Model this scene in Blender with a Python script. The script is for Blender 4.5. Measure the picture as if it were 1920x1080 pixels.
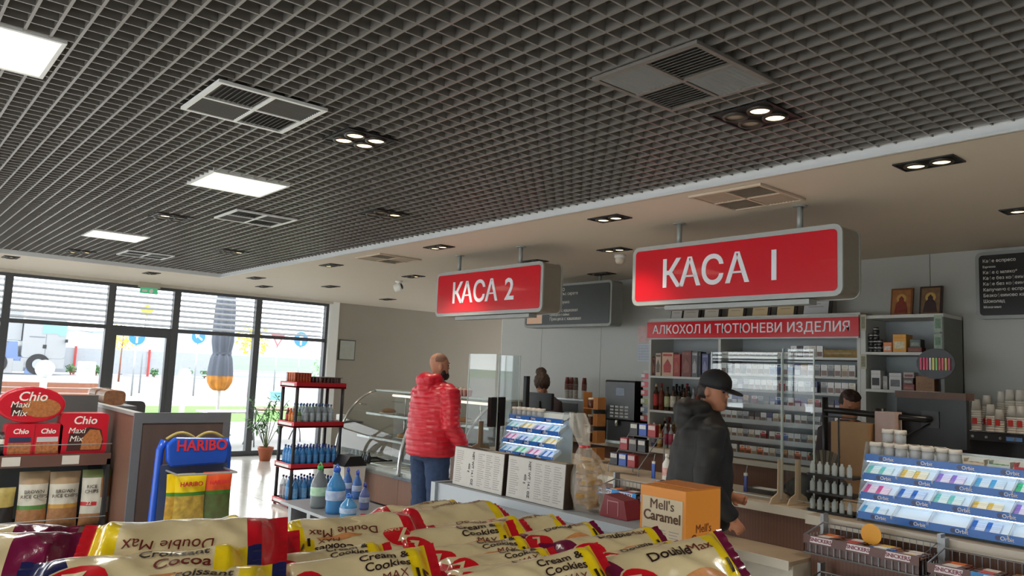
import bpy, bmesh, math, random
from mathutils import Vector, Matrix
random.seed(7)
for o in list(bpy.data.objects): bpy.data.objects.remove(o)
S = bpy.context.scene
C = S.collection
# ------------------------------------------------------------------ camera
FPX = 1446.54; HC = 1.722
def _axes():
    y, p, r = map(math.radians, (139.841, 6.2705, 2.4339))
    f = Vector((math.cos(p)*math.cos(y), math.cos(p)*math.sin(y), math.sin(p)))
    rt = Vector((math.sin(y), -math.cos(y), 0)); u = rt.cross(f)
    return (math.cos(r)*rt+math.sin(r)*u), (-math.sin(r)*rt+math.cos(r)*u), f
RT, UP, FW = _axes()
cam_d = bpy.data.cameras.new('camera'); cam = bpy.data.objects.new('camera', cam_d); C.objects.link(cam)
cam_d.sensor_width = 36; cam_d.lens = FPX/1920*36; cam_d.clip_end = 2000; cam_d.clip_start = .02
cam.matrix_world = Matrix(((RT.x, UP.x, -FW.x, 0), (RT.y, UP.y, -FW.y, 0), (RT.z, UP.z, -FW.z, HC), (0, 0, 0, 1)))
S.camera = cam
# ------------------------------------------------------------------ world and exposure
S.view_settings.view_transform = 'Standard'; S.view_settings.look = 'None'
S.view_settings.gamma = 1; S.view_settings.use_curve_mapping = False
S.view_settings.exposure = 1.2
W = bpy.data.worlds.new('sky'); S.world = W; W.use_nodes = True
_bg = W.node_tree.nodes['Background']; _bg.inputs[0].default_value = (.95, .98, 1.0, 1); _bg.inputs[1].default_value = 2.6
SUN = None
# ------------------------------------------------------------------ helpers
def at(u, v, **k):
    """point of the place seen at photograph pixel (u, v) on the plane x=, y= or z="""
    d = RT*((u-960)/FPX) - UP*((v-540)/FPX) + FW
    a, val = list(k.items())[0]; i = 'xyz'.index(a)
    t = (val - (0, 0, HC)[i])/d[i]
    return Vector((0, 0, HC)) + d*t
def lin(c):
    return tuple((x/12.92 if x <= .04045 else ((x+.055)/1.055)**2.4) for x in (q/255 for q in c))
MATS = {}
def M(name, rgb=None, rough=.5, metal=0., var=.06, scale=12., bump=0., emit=0., coat=0., wave=None, spec=.5, coord='Object', stretch=(1, 1, 1), rgb2=None):
    if name in MATS: return MATS[name]
    m = bpy.data.materials.new(name); m.use_nodes = True; nt = m.node_tree; N = nt.nodes; L = nt.links
    b = N['Principled BSDF']; b.inputs['Roughness'].default_value = rough; b.inputs['Metallic'].default_value = metal
    b.inputs['Coat Weight'].default_value = coat; b.inputs['Specular IOR Level'].default_value = spec
    c = lin(rgb); c2 = lin(rgb2) if rgb2 else tuple(max(0, x*(1-var*2.2)) for x in c)
    tc = N.new('ShaderNodeTexCoord'); mp = N.new('ShaderNodeMapping'); mp.inputs['Scale'].default_value = stretch
    L.new(tc.outputs[coord], mp.inputs[0])
    if wave:
        t = N.new('ShaderNodeTexWave'); t.inputs['Scale'].default_value = scale; t.inputs['Distortion'].default_value = wave
        t.inputs['Detail'].default_value = 3; t.inputs['Detail Scale'].default_value = 1.5
    else:
        t = N.new('ShaderNodeTexNoise'); t.inputs['Scale'].default_value = scale; t.inputs['Detail'].default_value = 4
    L.new(mp.outputs[0], t.inputs['Vector'])
    fac = t.outputs['Fac'] if 'Fac' in t.outputs else t.outputs[0]
    mx = N.new('ShaderNodeMix'); mx.data_type = 'RGBA'; L.new(fac, mx.inputs[0])
    mx.inputs[6].default_value = (*c2, 1); mx.inputs[7].default_value = (*[min(1, x*(1+var*.6)) for x in c], 1)
    L.new(mx.outputs[2], b.inputs['Base Color'])
    if bump:
        bp = N.new('ShaderNodeBump'); bp.inputs['Strength'].default_value = bump; bp.inputs['Distance'].default_value = .01
        L.new(fac, bp.inputs['Height']); L.new(bp.outputs[0], b.inputs['Normal'])
    if emit:
        b.inputs['Emission Color'].default_value = (*c, 1); b.inputs['Emission Strength'].default_value = emit
    MATS[name] = m; return m
def glass(name, rgb=(240, 248, 245), refl=1.0, rough=.0, tint=.95, ior=1.5):
    """thin pane: see-through plus Fresnel mirror"""
    if name in MATS: return MATS[name]
    m = bpy.data.materials.new(name); m.use_nodes = True; nt = m.node_tree; N = nt.nodes; L = nt.links
    for n in list(N):
        if n.type != 'OUTPUT_MATERIAL': N.remove(n)
    out = [n for n in N if n.type == 'OUTPUT_MATERIAL'][0]
    tr = N.new('ShaderNodeBsdfTransparent'); tr.inputs[0].default_value = (*[x*tint for x in lin(rgb)], 1)
    gl = N.new('ShaderNodeBsdfGlossy'); gl.inputs['Roughness'].default_value = rough
    fr = N.new('ShaderNodeLayerWeight'); fr.inputs[0].default_value = .5
    pw = N.new('ShaderNodeMath'); pw.operation = 'POWER'; pw.inputs[1].default_value = 5; L.new(fr.outputs['Facing'], pw.inputs[0])
    mu = N.new('ShaderNodeMath'); mu.operation = 'MULTIPLY_ADD'; mu.inputs[1].default_value = .96*refl; mu.inputs[2].default_value = .04*refl; mu.use_clamp = True
    L.new(pw.outputs[0], mu.inputs[0])
    mx = N.new('ShaderNodeMixShader'); L.new(mu.outputs[0], mx.inputs[0]); L.new(tr.outputs[0], mx.inputs[1]); L.new(gl.outputs[0], mx.inputs[2])
    L.new(mx.outputs[0], out.inputs[0]); MATS[name] = m; return m
def clear(name, rgb, alpha, rough=.15):
    """tinted plastic: part see-through, part glossy body"""
    if name in MATS: return MATS[name]
    m = bpy.data.materials.new(name); m.use_nodes = True; b = m.node_tree.nodes['Principled BSDF']
    N = m.node_tree.nodes; L = m.node_tree.links
    n = N.new('ShaderNodeTexNoise'); n.inputs['Scale'].default_value = 30
    mx = N.new('ShaderNodeMix'); mx.data_type = 'RGBA'; L.new(n.outputs[0], mx.inputs[0])
    c = lin(rgb); mx.inputs[6].default_value = (*[x*.75 for x in c], 1); mx.inputs[7].default_value = (*c, 1); L.new(mx.outputs[2], b.inputs['Base Color'])
    b.inputs['Roughness'].default_value = rough; b.inputs['Alpha'].default_value = alpha; MATS[name] = m; return m

class MB:
    """collects shapes into one mesh"""
    def __init__(s): s.v = []; s.f = []; s.m = []; s.s = []
    def add(s, vs, fs, m=0, sm=False):
        o = len(s.v); s.v += [tuple(v) for v in vs]
        for f in fs: s.f.append(tuple(i+o for i in f)); s.m.append(m); s.s.append(sm)
        return s
    def box(s, x0, x1, y0, y1, z0, z1, m=0, T=None):
        vs = [Vector((x, y, z)) for z in (z0, z1) for y in (y0, y1) for x in (x0, x1)]
        if T: vs = [T @ v for v in vs]
        return s.add(vs, [(0, 2, 3, 1), (4, 5, 7, 6), (0, 1, 5, 4), (2, 6, 7, 3), (0, 4, 6, 2), (1, 3, 7, 5)], m)
    def cbox(s, c, d, m=0, T=None):
        return s.box(c[0]-d[0]/2, c[0]+d[0]/2, c[1]-d[1]/2, c[1]+d[1]/2, c[2]-d[2]/2, c[2]+d[2]/2, m, T)
    def rbox(s, x0, x1, y0, y1, z0, z1, r, m=0, n=3, axis='z', T=None):
        """box with rounded corners seen along axis"""
        if axis == 'z': a0, a1, b0, b1, c0, c1 = x0, x1, y0, y1, z0, z1
        elif axis == 'y': a0, a1, b0, b1, c0, c1 = x0, x1, z0, z1, y0, y1
        else: a0, a1, b0, b1, c0, c1 = y0, y1, z0, z1, x0, x1
        return s.prism(rrect(a0, a1, b0, b1, r, n), c0, c1, axis, m, T=T)
    def prism(s, out, c0, c1, axis='z', m=0, T=None, sm=False):
        def P(a, b, c): return Vector((a, b, c)) if axis == 'z' else (Vector((a, c, b)) if axis == 'y' else Vector((c, a, b)))
        n = len(out); vs = [P(a, b, c0) for a, b in out]+[P(a, b, c1) for a, b in out]
        if T: vs = [T @ v for v in vs]
        fl = axis == 'y'
        def o(f): return tuple(reversed(f)) if fl else tuple(f)
        fs = [o(range(n-1, -1, -1)), o(range(n, 2*n))]
        s.add(vs, fs, m)
        o0 = len(s.v)-2*n
        for i in range(n):
            j = (i+1) % n; s.f.append(o((o0+i, o0+j, o0+n+j, o0+n+i))); s.m.append(m); s.s.append(sm)
        return s
    def lathe(s, prof, n=12, c=(0, 0, 0), m=0, T=None, cap=True, mm=None):
        vs = []
        for r, z in prof:
            for k in range(n):
                a = 2*math.pi*k/n; vs.append(Vector((c[0]+r*math.cos(a), c[1]+r*math.sin(a), c[2]+z)))
        if T: vs = [T @ v for v in vs]
        o = len(s.v); s.v += [tuple(v) for v in vs]
        for i in range(len(prof)-1):
            for k in range(n):
                j = (k+1) % n
                s.f.append((o+i*n+k, o+i*n+j, o+(i+1)*n+j, o+(i+1)*n+k)); s.m.append(mm[i] if mm else m); s.s.append(True)
        if cap:
            s.f.append(tuple(o+k for k in range(n-1, -1, -1))); s.m.append(mm[0] if mm else m); s.s.append(False)
            q = o+(len(prof)-1)*n; s.f.append(tuple(q+k for k in range(n))); s.m.append(mm[-1] if mm else m); s.s.append(False)
        return s
    def tube(s, pts, r, n=6, m=0, closed=False):
        pts = [Vector(p) for p in pts]; rs = r if isinstance(r, (list, tuple)) else [r]*len(pts)
        rings = []; prev = None
        for i, p in enumerate(pts):
            a = pts[max(0, i-1)]; b = pts[min(len(pts)-1, i+1)]; d = (b-a)
            d = d.normalized() if d.length > 1e-9 else Vector((0, 0, 1))
            if prev is None:
                h = Vector((0, 0, 1)) if abs(d.z) < .9 else Vector((1, 0, 0)); x = d.cross(h).normalized()
            else:
                x = (prev - d*prev.dot(d)).normalized()
            prev = x; y = d.cross(x)
            rings.append([p+(x*math.cos(2*math.pi*k/n)+y*math.sin(2*math.pi*k/n))*rs[i] for k in range(n)])
        o = len(s.v); s.v += [tuple(v) for R in rings for v in R]
        for i in range(len(pts)-1):
            for k in range(n):
                j = (k+1) % n; s.f.append((o+i*n+k, o+i*n+j, o+(i+1)*n+j, o+(i+1)*n+k)); s.m.append(m); s.s.append(n > 5)
        s.f.append(tuple(o+k for k in range(n-1, -1, -1))); s.m.append(m); s.s.append(False)
        q = o+(len(pts)-1)*n; s.f.append(tuple(q+k for k in range(n))); s.m.append(m); s.s.append(False)
        return s
    def cyl(s, p0, p1, r0, r1=None, n=12, m=0): return s.tube([p0, p1], [r0, r0 if r1 is None else r1], n, m)
    def grid(s, fn, nu, nv, m=0, sm=True, mf=None):
        o = len(s.v)
        for i in range(nu+1):
            for j in range(nv+1): s.v.append(tuple(fn(i/nu, j/nv)))
        for i in range(nu):
            for j in range(nv):
                a = o+i*(nv+1)+j; s.f.append((a, a+nv+1, a+nv+2, a+1)); s.m.append(mf((i+.5)/nu, (j+.5)/nv) if mf else m); s.s.append(sm)
        return s
    def mesh(s, name, mats, bevel=0, seg=2, fix=False):
        me = bpy.data.meshes.new(name); me.from_pydata(s.v, [], s.f)
        for m in (mats if isinstance(mats, (list, tuple)) else [mats]): me.materials.append(m)
        for p, mi, sm in zip(me.polygons, s.m, s.s): p.material_index = mi; p.use_smooth = sm
        if bevel or fix:
            bm = bmesh.new(); bm.from_mesh(me)
            if fix: bmesh.ops.recalc_face_normals(bm, faces=bm.faces)
            if bevel: bmesh.ops.bevel(bm, geom=[e for e in bm.edges if e.is_manifold and e.calc_face_angle(0) > .5], offset=bevel, segments=seg, affect='EDGES', profile=.5, clamp_overlap=True)
            bm.to_mesh(me); bm.free()
        me.update(); return me
    def build(s, name, mats, parent=None, loc=(0, 0, 0), rz=0, bevel=0, seg=2, fix=False, **tags):
        return put(name, s.mesh(name, mats, bevel, seg, fix), parent, loc, rz, **tags)
def rrect(a0, a1, b0, b1, r, n=3):
    out = []
    for cx, cy, st in ((a1-r, b1-r, 0), (a0+r, b1-r, 1), (a0+r, b0+r, 2), (a1-r, b0+r, 3)):
        for k in range(n+1):
            t = math.pi/2*(st+k/n); out.append((cx+r*math.cos(t), cy+r*math.sin(t)))
    return out
def put(name, me, parent=None, loc=(0, 0, 0), rz=0, **tags):
    o = bpy.data.objects.new(name, me); C.objects.link(o); o.location = loc
    if hasattr(rz, '__len__'): o.rotation_euler = rz
    else: o.rotation_euler = (0, 0, rz)
    if parent: o.parent = parent
    for k, v in tags.items():
        if v is not None: o[{'cat': 'category'}.get(k, k)] = v
    return o
def thing(name, label, cat, loc=(0, 0, 0), rz=0, group=None):
    return put(name, None, None, loc, rz, label=label, cat=cat, group=group)
def dup(o, loc=None, rz=None, label=None, group=None, parent=None):
    c = o.copy(); C.objects.link(c)
    if parent: c.parent = parent
    if loc is not None: c.location = loc
    if rz is not None: c.rotation_euler = rz if hasattr(rz, '__len__') else (0, 0, rz)
    if label: c['label'] = label
    if group: c['group'] = group
    for ch in list(o.children): dup(ch, parent=c)
    return c
_TXT = {}
def text_mesh(body, size=.1, depth=.0012, bold=0., align='CENTER', mat=None, sx=1., shear=0., space=1.):
    if 'M' in body: bold = 0.
    key = (body, size, depth, bold, align, mat.name, sx, shear, space)
    if key in _TXT: return _TXT[key]
    cu = bpy.data.curves.new('t', 'FONT'); cu.body = body; cu.size = size; cu.extrude = depth; cu.align_x = align; cu.align_y = 'CENTER'
    cu.offset = bold; cu.resolution_u = 3; cu.shear = shear; cu.space_character = space
    ob = bpy.data.objects.new('t', cu); me = bpy.data.meshes.new_from_object(ob)
    bpy.data.objects.remove(ob); bpy.data.curves.remove(cu)
    for v in me.vertices: v.co.x *= sx
    me.name = 'lettering'; me.materials.clear(); me.materials.append(mat); _TXT[key] = me; return me
def write(body, parent, loc, size, mat, facing='-y', rz=0., name='lettering', tilt=0., **k):
    """flat lettering, upright, reading for someone facing the side"""
    me = text_mesh(body, size, mat=mat, **k)
    e = {'-y': (math.pi/2, 0, 0), '+x': (math.pi/2, 0, math.pi/2), 'up': (0, 0, 0)}[facing]
    o = put(name, me, parent, loc, (e[0]-tilt, e[1], e[2]+rz)); o['kind'] = 'stuff'; return o
def struct(o): o['kind'] = 'structure'; return o
# ------------------------------------------------------------------ dimensions of the place
SOF = 2.982; GRID = 3.03; YS = 4.158; XS = -11.81; YW = 7.52; XW = -14.13; XE = 3.2; YB = -6.2; XWE = -9.1
# ================================================================== the room
m_floor = M('floor_tile', (214, 212, 205), .16, var=.05, scale=3, coat=.2)
m_grout = M('floor_grout', (150, 148, 142), .8)
m_wallw = M('wall_panel_pale', (186, 188, 184), .55, var=.03, scale=2)
m_taupe = M('wall_taupe', (140, 131, 118), .7, var=.03, scale=2)
m_soff = M('soffit_paint', (208, 196, 180), .6, var=.02, scale=2)
m_white = M('white_paint', (225, 225, 220), .5, var=.02)
m_frame = M('window_frame_anthracite', (82, 84, 88), .45, metal=.2, var=.04)
m_void = M('ceiling_void', (58, 54, 52), .9)
m_blade = M('grid_aluminium', (132, 128, 124), .34, metal=.3, var=.03)
m_trim = M('trim_aluminium', (228, 230, 230), .4, metal=0, var=.02)
m_dark = M('black_plastic', (24, 24, 26), .4)
m_grey = M('grey_metal', (150, 154, 158), .4, metal=.4)
floor = struct(MB().box(XW-.15, XE, YB, 13, -.12, -.006).build('floor', m_grout))
tl = MB().box(-.297, .297, -.297, .297, -.006, 0).mesh('floor_tile', m_floor)
for i in range(10):
    for j in range(9):
        put('floor_tile', tl, floor, (XW+.35+i*.6, 2.6+j*.6, 0))
tl2 = MB().box(XW+.053, -8.083, YB, 2.297, -.006, 0).box(-8.077, XE, YB, 13, -.006, 0).box(XW+.053, -8.083, 7.703, 13, -.006, 0).build('floor_tile', m_floor, floor, kind='stuff')
# counter wall made of tall pale panels with dark joints
wc = struct(MB().box(XWE, XE, YW+.03, YW+.25, 0, SOF+.5).build('wall_counter', M('wall_joint', (90, 92, 92), .8)))
xj = [at(1744, 520, y=YW).x, at(1126, 660, y=YW).x]
xs = [XWE, XWE+.9, xj[1], xj[1]+1.55, xj[1]+2.75, xj[0]-.9, xj[0], xj[0]+1.2, xj[0]+2.4, XE]
xs = sorted(xs)
for a, b in zip(xs, xs[1:]):
    MB().box(a+.003, b-.003, YW, YW+.03, 0, SOF+.02).build('wall_panel', m_wallw, wc)
MB().box(XWE-.012, XWE, YW, YW+.25, 0, SOF).build('wall_end_strip', m_white, wc)
struct(MB().box(XW-.2, XW, 7.36, 13, 0, SOF).build('wall_left', m_taupe))
struct(MB().box(XW-.2, XW+.1, 13, 13.2, 0, SOF).box(-9.1, XE, 13, 13.2, 0, SOF).build('wall_recess', m_taupe))
struct(MB().box(XWE, XWE+.2, YW+.25, 13, 0, SOF).build('wall_recess_side', m_taupe))
struct(MB().box(XE, XE+.2, YB, 13, 0, 3.6).build('wall_right', m_wallw))
struct(MB().box(XW-.2, XW+.06, 7.16, 7.36, 0, SOF).build('trim_1', m_white))
# ceilings
struct(MB().box(XW-.2, XE, YS, 13.2, SOF, SOF+.25).box(XW-.2, XS, YB, YS, SOF, SOF+.25).build('ceiling_soffit', m_soff))
struct(MB().box(XW-.2, XE+.2, YB-.2, 13.2, 3.75, 3.95).build('ceiling_slab', m_void))
cg = struct(MB().box(XS, XE, YS-.006, YS, SOF-.004, GRID+.05).box(XS, XE, YS-.03, YS, SOF-.004, SOF).box(XS, XS+.006, YB, YS, SOF-.004, GRID+.05).build('ceiling', m_trim))
CELL = .0925
bx = MB().box(0, XE-XS, -.006, .006, 0, .045).mesh('grid_blade', m_blade)
by = MB().box(-.004, .004, 0, YS-YB, 0.001, .045).mesh('grid_blade', m_blade)
y = YS-.06
while y > -5: put('grid_blade', bx, cg, (XS, y, GRID)); y -= CELL
x = XS+.05
while x < 1.2: put('grid_blade', by, cg, (x, YB, GRID)); x += CELL
# ------------------------------------------------------------------ glazed walls
m_glass = glass('window_glass', (250, 251, 251), refl=.8, tint=.97)
m_louv = M('louvre_white', (158, 160, 163), .5, var=.02)
ZT = 2.20
def glazing(name, ys, parentmat=m_frame, axis='y', fixed=XW, doors=(), n0=1, louv_dx=-.22):
    """a glazed wall: top and bottom rails, transom, mullions, panes and outside louvres"""
    k = n0
    for a, b in zip(ys, ys[1:]):
        def B(p, q, c, d, z0, z1, mb):   # p..q along the wall, c..d across it
            return mb.box(fixed+c, fixed+d, p, q, z0, z1) if axis == 'y' else mb.box(p, q, fixed+c, fixed+d, z0, z1)
        isd = any(a-.01 <= d <= b+.01 for d in doors)
        f = MB(); w = .055
        B(a-.0, a+w, -.12, 0, 0, SOF, f); B(b-w, b, -.12, 0, 0, SOF, f)
        B(a+w, b-w, -.12, 0, SOF-.09, SOF, f); B(a+w, b-w, -.12, 0, ZT-.03, ZT+.035, f)
        if isd: B(a+w, b-w, -.1, -.01, ZT-.13, ZT-.03, f); B(a+w, a+w+.07, -.1, -.01, 0, ZT-.13, f); B(b-w-.07, b-w, -.1, -.01, 0, ZT-.13, f); B(a+w, b-w, -.1, -.01, 0, .1, f)
        else: B(a+w, b-w, -.12, 0, 0, .09, f)
        nm = ('door_%d' if isd else 'window_%d') % k; k += 1
        fo = struct(f.build(nm, m_frame))
        e = .07 if isd else 0
        B(a+w+e, b-w-e, -.065, -.057, .1 if isd else .09, ZT-(.13 if isd else .03), g := MB()); g.build('pane', m_glass, fo)
        B(a+w, b-w, -.065, -.057, ZT+.035, SOF-.09, g := MB()); g.build('pane', m_glass, fo)
        L0 = ZT+.06; n = 7; st = (SOF-.06-L0)/n
        for i in range(n):
            z = L0+i*st; s_ = MB()
            o0 = louv_dx
            pts = [(o0+.042, z), (o0+.05, z), (o0-.04, z+st*.52), (o0-.048, z+st*.52)]
            if axis == 'y': s_.prism([(fixed+p[0], p[1]) for p in pts], a+w*.3, b-w*.3, 'y')
            else: s_.prism([(fixed+p[0], p[1]) for p in pts], a+w*.3, b-w*.3, 'x')
            s_.build('louvre_slat', m_louv, fo, fix=True)
ys_ = [-6.1, -4.6, -3.1, -1.45, .2, 1.73, 3.20, 4.25, 5.73, 7.16]
glazing('w', ys_, doors=(3.5,))
glazing('r', [XW+.1, -12.3, -10.7, -9.1], axis='x', fixed=13.12, n0=40, louv_dx=.3)  # unseen recess glazing, added so daylight reaches the taupe wall
glazing('b', [XW+.1, -12.6, -11.1, -9.6, -8.1, -6.6, -5.1, -3.6, -2.1, -.6, .9, 2.4], axis='x', fixed=YB, n0=10)  # rear glazing out of view; right-hand bays added to light the foreground
struct(MB().box(2.4, XE, YB-.2, YB, 0, 3.6).box(XW-.2, XW+.1, YB-.2, YB, 0, 3.6).box(XW+.1, 2.4, YB-.15, YB, SOF, 3.6).build('wall_back', m_wallw))
struct(MB().box(XW-.2, XW, YB, 7.2, SOF, 3.7).build('wall_window_head', m_wallw))
# roller-blind box under the soffit along the glazing
struct(MB().box(XW, XW+.1, YB, 7.2, SOF-.045, SOF).build('trim_2', M('blind_box', (190, 182, 168), .6)))
# ================================================================== ceiling fittings
m_lampon = M('lamp_lens_warm', (255, 226, 172), .3, var=0, emit=2.2)
m_lampdim = M('lamp_lens_off', (150, 140, 125), .3, var=.1, scale=90)
m_panel = M('led_panel', (255, 252, 226), .4, var=0, emit=.5)
m_bezel = M('lamp_bezel', (60, 54, 48), .35, metal=.5)
def spot_light(loc, power=18, ang=100, col=(1, .86, .68)):
    d = bpy.data.lights.new('downlight_beam', 'SPOT'); d.energy = power; d.color = col; d.spot_size = math.radians(ang); d.spot_blend = .6; d.shadow_soft_size = .05
    return d
def downlight(u, v, n, label, on=(1, 1, 1, 1), z=None, w=.135, tag='downlights'):
    z = SOF if z is None else z
    p = at(u, v, z=z)
    t = thing('downlight', label, 'downlight', (p.x, p.y, z), group=tag)
    nx, ny = (2, 1) if n == 2 else (2, 2)
    hx, hy = w*nx/2+.012, w*ny/2+.012
    b = MB()
    b.box(-hx-.012, hx+.012, -hy-.012, -hy, -.008, .0); b.box(-hx-.012, hx+.012, hy, hy+.012, -.008, 0)
    b.box(-hx-.012, -hx, -hy, hy, -.008, 0); b.box(hx, hx+.012, -hy, hy, -.008, 0)
    b.box(-hx, hx, -hy, hy, -.003, .0)
    b.build('housing', m_dark, t)
    k = 0
    for i in range(nx):
        for j in range(ny):
            cx = (i-(nx-1)/2)*w; cy = (j-(ny-1)/2)*w
            r = w*.46
            ring = MB().lathe([(r, 0), (r, -.012), (r*.8, -.014), (r*.72, -.006)], 20, (cx, cy, -.003), cap=False).build('lamp_ring', m_bezel, t)
            MB().lathe([(r*.74, 0), (r*.74, -.004), (r*.3, -.007), (.001, -.008)], 20, (cx, cy, -.004), cap=False).build('lamp_lens', m_lampon if on[k] else m_lampdim, ring, fix=True)
            k += 1
    if any(on):
        d = spot_light(None, 9*sum(on)); o = bpy.data.objects.new('downlight_beam', d); C.objects.link(o); o.location = (0, 0, -.03); o.parent = t
    return t
SO = 'double downlights in the beige soffit'; GR = 'quad downlights in the grid ceiling'
zg = GRID-.002
downlight(675, 261, 4, 'quad downlight with all four lamps lit beside the dark-louvred ceiling vent', z=zg, tag=GR)
downlight(1416, 217, 4, 'quad downlight with two lamps out beside the large pale ceiling vent', on=(0, 0, 1, 1), z=zg, tag=GR)
downlight(720, 401, 4, 'quad downlight mostly unlit at the lower middle of the grid ceiling near the soffit edge', on=(0, 0, 0, 1), z=zg, tag=GR)
downlight(320, 407, 4, 'quad downlight with one lamp lit in the grid between two light panels', on=(0, 0, 1, 0), z=zg, tag=GR)
downlight(434, 472, 4, 'quad downlight with one bright lamp near the inner corner of the grid ceiling', on=(0, 0, 0, 1), z=zg, tag=GR)
downlight(150, 472, 4, 'quad downlight with two lamps lit nearest the window-side edge of the grid', on=(1, 0, 0, 1), z=zg, tag=GR)
for (u, v, on, lb) in ((1741, 305, (1, 1), 'double downlight beside the grid edge beyond the KACA 1 sign, both lamps bright'),
    (1143, 409, (1, 1), 'double downlight in the soffit between the two hung red signs'),
    (823, 463, (1, 1), 'double downlight in the soffit directly above the KACA 2 sign'),
    (621, 497, (1, 0), 'double downlight in the soffit beside the small square ceiling vent, one lamp lit'),
    (480, 521, (0, 0), 'unlit double downlight in the soffit at the corner of the grid ceiling'),
    (775, 518, (0, 1), 'double downlight in the soffit beside the black-eyed security camera'),
    (620, 537, (0, 0), 'unlit double downlight in the soffit above the far end of the window wall'),
    (495, 537, (1, 0), 'double downlight in the soffit above the mullion of the window wall, one lamp lit'),
    (1152, 468, (1, 1), 'double downlight in the soffit above the round white ceiling sensor'),
    (1128, 513, (0, 0), 'unlit double downlight in the soffit in front of the counter wall'),
    (1930, 392, (1, 1), 'double downlight in the soffit above the black coffee menu board'),
    (1000, 490, (1, 1), 'double downlight in the soffit half hidden behind the KACA 2 sign'),
    (727, 561, (0, 0), 'unlit double downlight in the soffit in front of the taupe wall'),
    (20, 482, (0, 1), 'double downlight in the window-side soffit strip near a mullion'),
    (284, 512, (1, 0), 'double downlight in the window-side soffit strip above the glazed door')):
    downlight(u, v, 2, lb, on, z=SOF-.001, tag=SO)
# square light panels
PANEL_W = 14
def panel(u, v, label, p=None):
    p = p or at(u, v, z=zg); t = thing('light_panel', label, 'ceiling light', (p.x, p.y, zg), group='square light panels in the grid ceiling')
    h = .265; f = MB()
    f.box(-h-.018, h+.018, -h-.018, -h, -.006, .03).box(-h-.018, h+.018, h, h+.018, -.006, .03).box(-h-.018, -h, -h, h, -.006, .03).box(h, h+.018, -h, h, -.006, .03)
    f.build('panel_frame', m_trim, t); MB().box(-h, h, -h, h, -.003, .02).build('diffuser', m_panel, t)
    d = bpy.data.lights.new('panel_light', 'AREA'); d.energy = PANEL_W; d.size = .5; d.color = (1, .95, .84); d.spread = math.radians(150); o = bpy.data.objects.new('panel_light', d); C.objects.link(o); o.location = (0, 0, -.012); o.parent = t
    return p
c2 = panel(446.5, 346.5, 'square glowing light panel between the two dark-louvred vents in the grid ceiling')
c3 = panel(217, 443, 'square glowing light panel close to the window-side soffit strip')
pp = at(72, 142, z=zg); p1 = Vector((pp.x+.265, pp.y-.265, zg))
_q = RT*0
t = panel(18, 92, 'square glowing light panel cut by the picture edge, biggest of the three')
bpy.data.objects['light_panel.002'].location = (pp.x+.262, pp.y-.262, zg)
for px_, py_, lb in ((1.1, 1.95, 'added unseen square light panel above the near checkout aisle'), (1.1, -1.3, 'added unseen square light panel behind the near aisle'), (-2.2, -1.3, 'added unseen square light panel over the snack aisle'), (-5.5, -1.3, 'added unseen square light panel over the middle aisle'), (-8.8, -1.3, 'added unseen square light panel near the corner windows')): panel(0, 0, lb, Vector((px_, py_, zg)))  # unseen panels added to brighten the room and the foreground
# four-way ceiling vents
def vent(u, v, label, m_f, cols, z, h=.256):
    p = at(u, v, z=z); t = thing('ceiling_vent', label, 'vent', (p.x, p.y, z-.014), group='four-way ceiling vents')
    f = MB(); w = .022
    for a in ((-h-w, h+w, -h-w, -h), (-h-w, h+w, h, h+w), (-h-w, -h, -h, h), (h, h+w, -h, h), (-w*.4, w*.4, -h, h), (-h, -w*.4, -w*.4, w*.4), (w*.4, h, -w*.4, w*.4)):
        f.box(*a, -.003, .012)
    f.build('vent_frame', m_f, t)
    MB().box(-h, h, -h, h, .0105, .012).build('vent_back', m_void, t)
    for q, (sx, sy, ax) in enumerate(((-1, -1, 'y'), (1, -1, 'x'), (-1, 1, 'x'), (1, 1, 'y'))):
        n = 10; L = h-w*.4
        for i in range(n):
            c = (i+.5)/n*L*.98+w*.4+.001
            # slanted slat: tilt direction differs by quadrant
            s = MB(); d = .007 if (sx if ax == 'y' else sy) > 0 else -.007
            pr = [(c-d, .0), (c-d+.003, .0), (c+d+.003, .0102), (c+d, .0102)]
            if d < 0: pr = pr[::1]
            if ax == 'y':
                s.prism([(sx*a, b) for a, b in pr], sy*w*.4, sy*h, 'y')
            else:
                s.prism([(sy*a, b) for a, b in pr], sx*w*.4, sx*h, 'x')
            s.build('vent_slat', cols, t, fix=True)
    return t
m_vs = M('vent_slat_grey', (150, 152, 152), .4, metal=.3); m_vd = M('vent_slat_dark', (80, 80, 80), .45, metal=.3); m_vb = M('vent_slat_beige', (190, 175, 155), .5)
vent(1280, 146, 'large four-way ceiling vent with pale slats in the grid beside the half-lit quad downlight', m_blade, m_vs, zg)
vent(476, 201, 'four-way ceiling vent with dark slats in the grid beside the fully lit quad downlight', m_trim, m_vd, zg)
vent(479, 408, 'small-looking four-way vent with dark slats in the grid, mid-distance below the light panel', m_trim, m_vd, zg)
vent(273, 477, 'farthest four-way vent in the grid ceiling, near the window-side edge', m_trim, m_vd, zg)
vent(1400, 369, 'beige four-way vent in the soffit above the KACA 1 sign', M('vent_frame_beige', (198, 182, 162), .5), m_vb, SOF)
vent(728, 484, 'beige four-way vent in the soffit between the grid edge and the security camera', MATS['vent_frame_beige'], m_vb, SOF)
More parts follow.
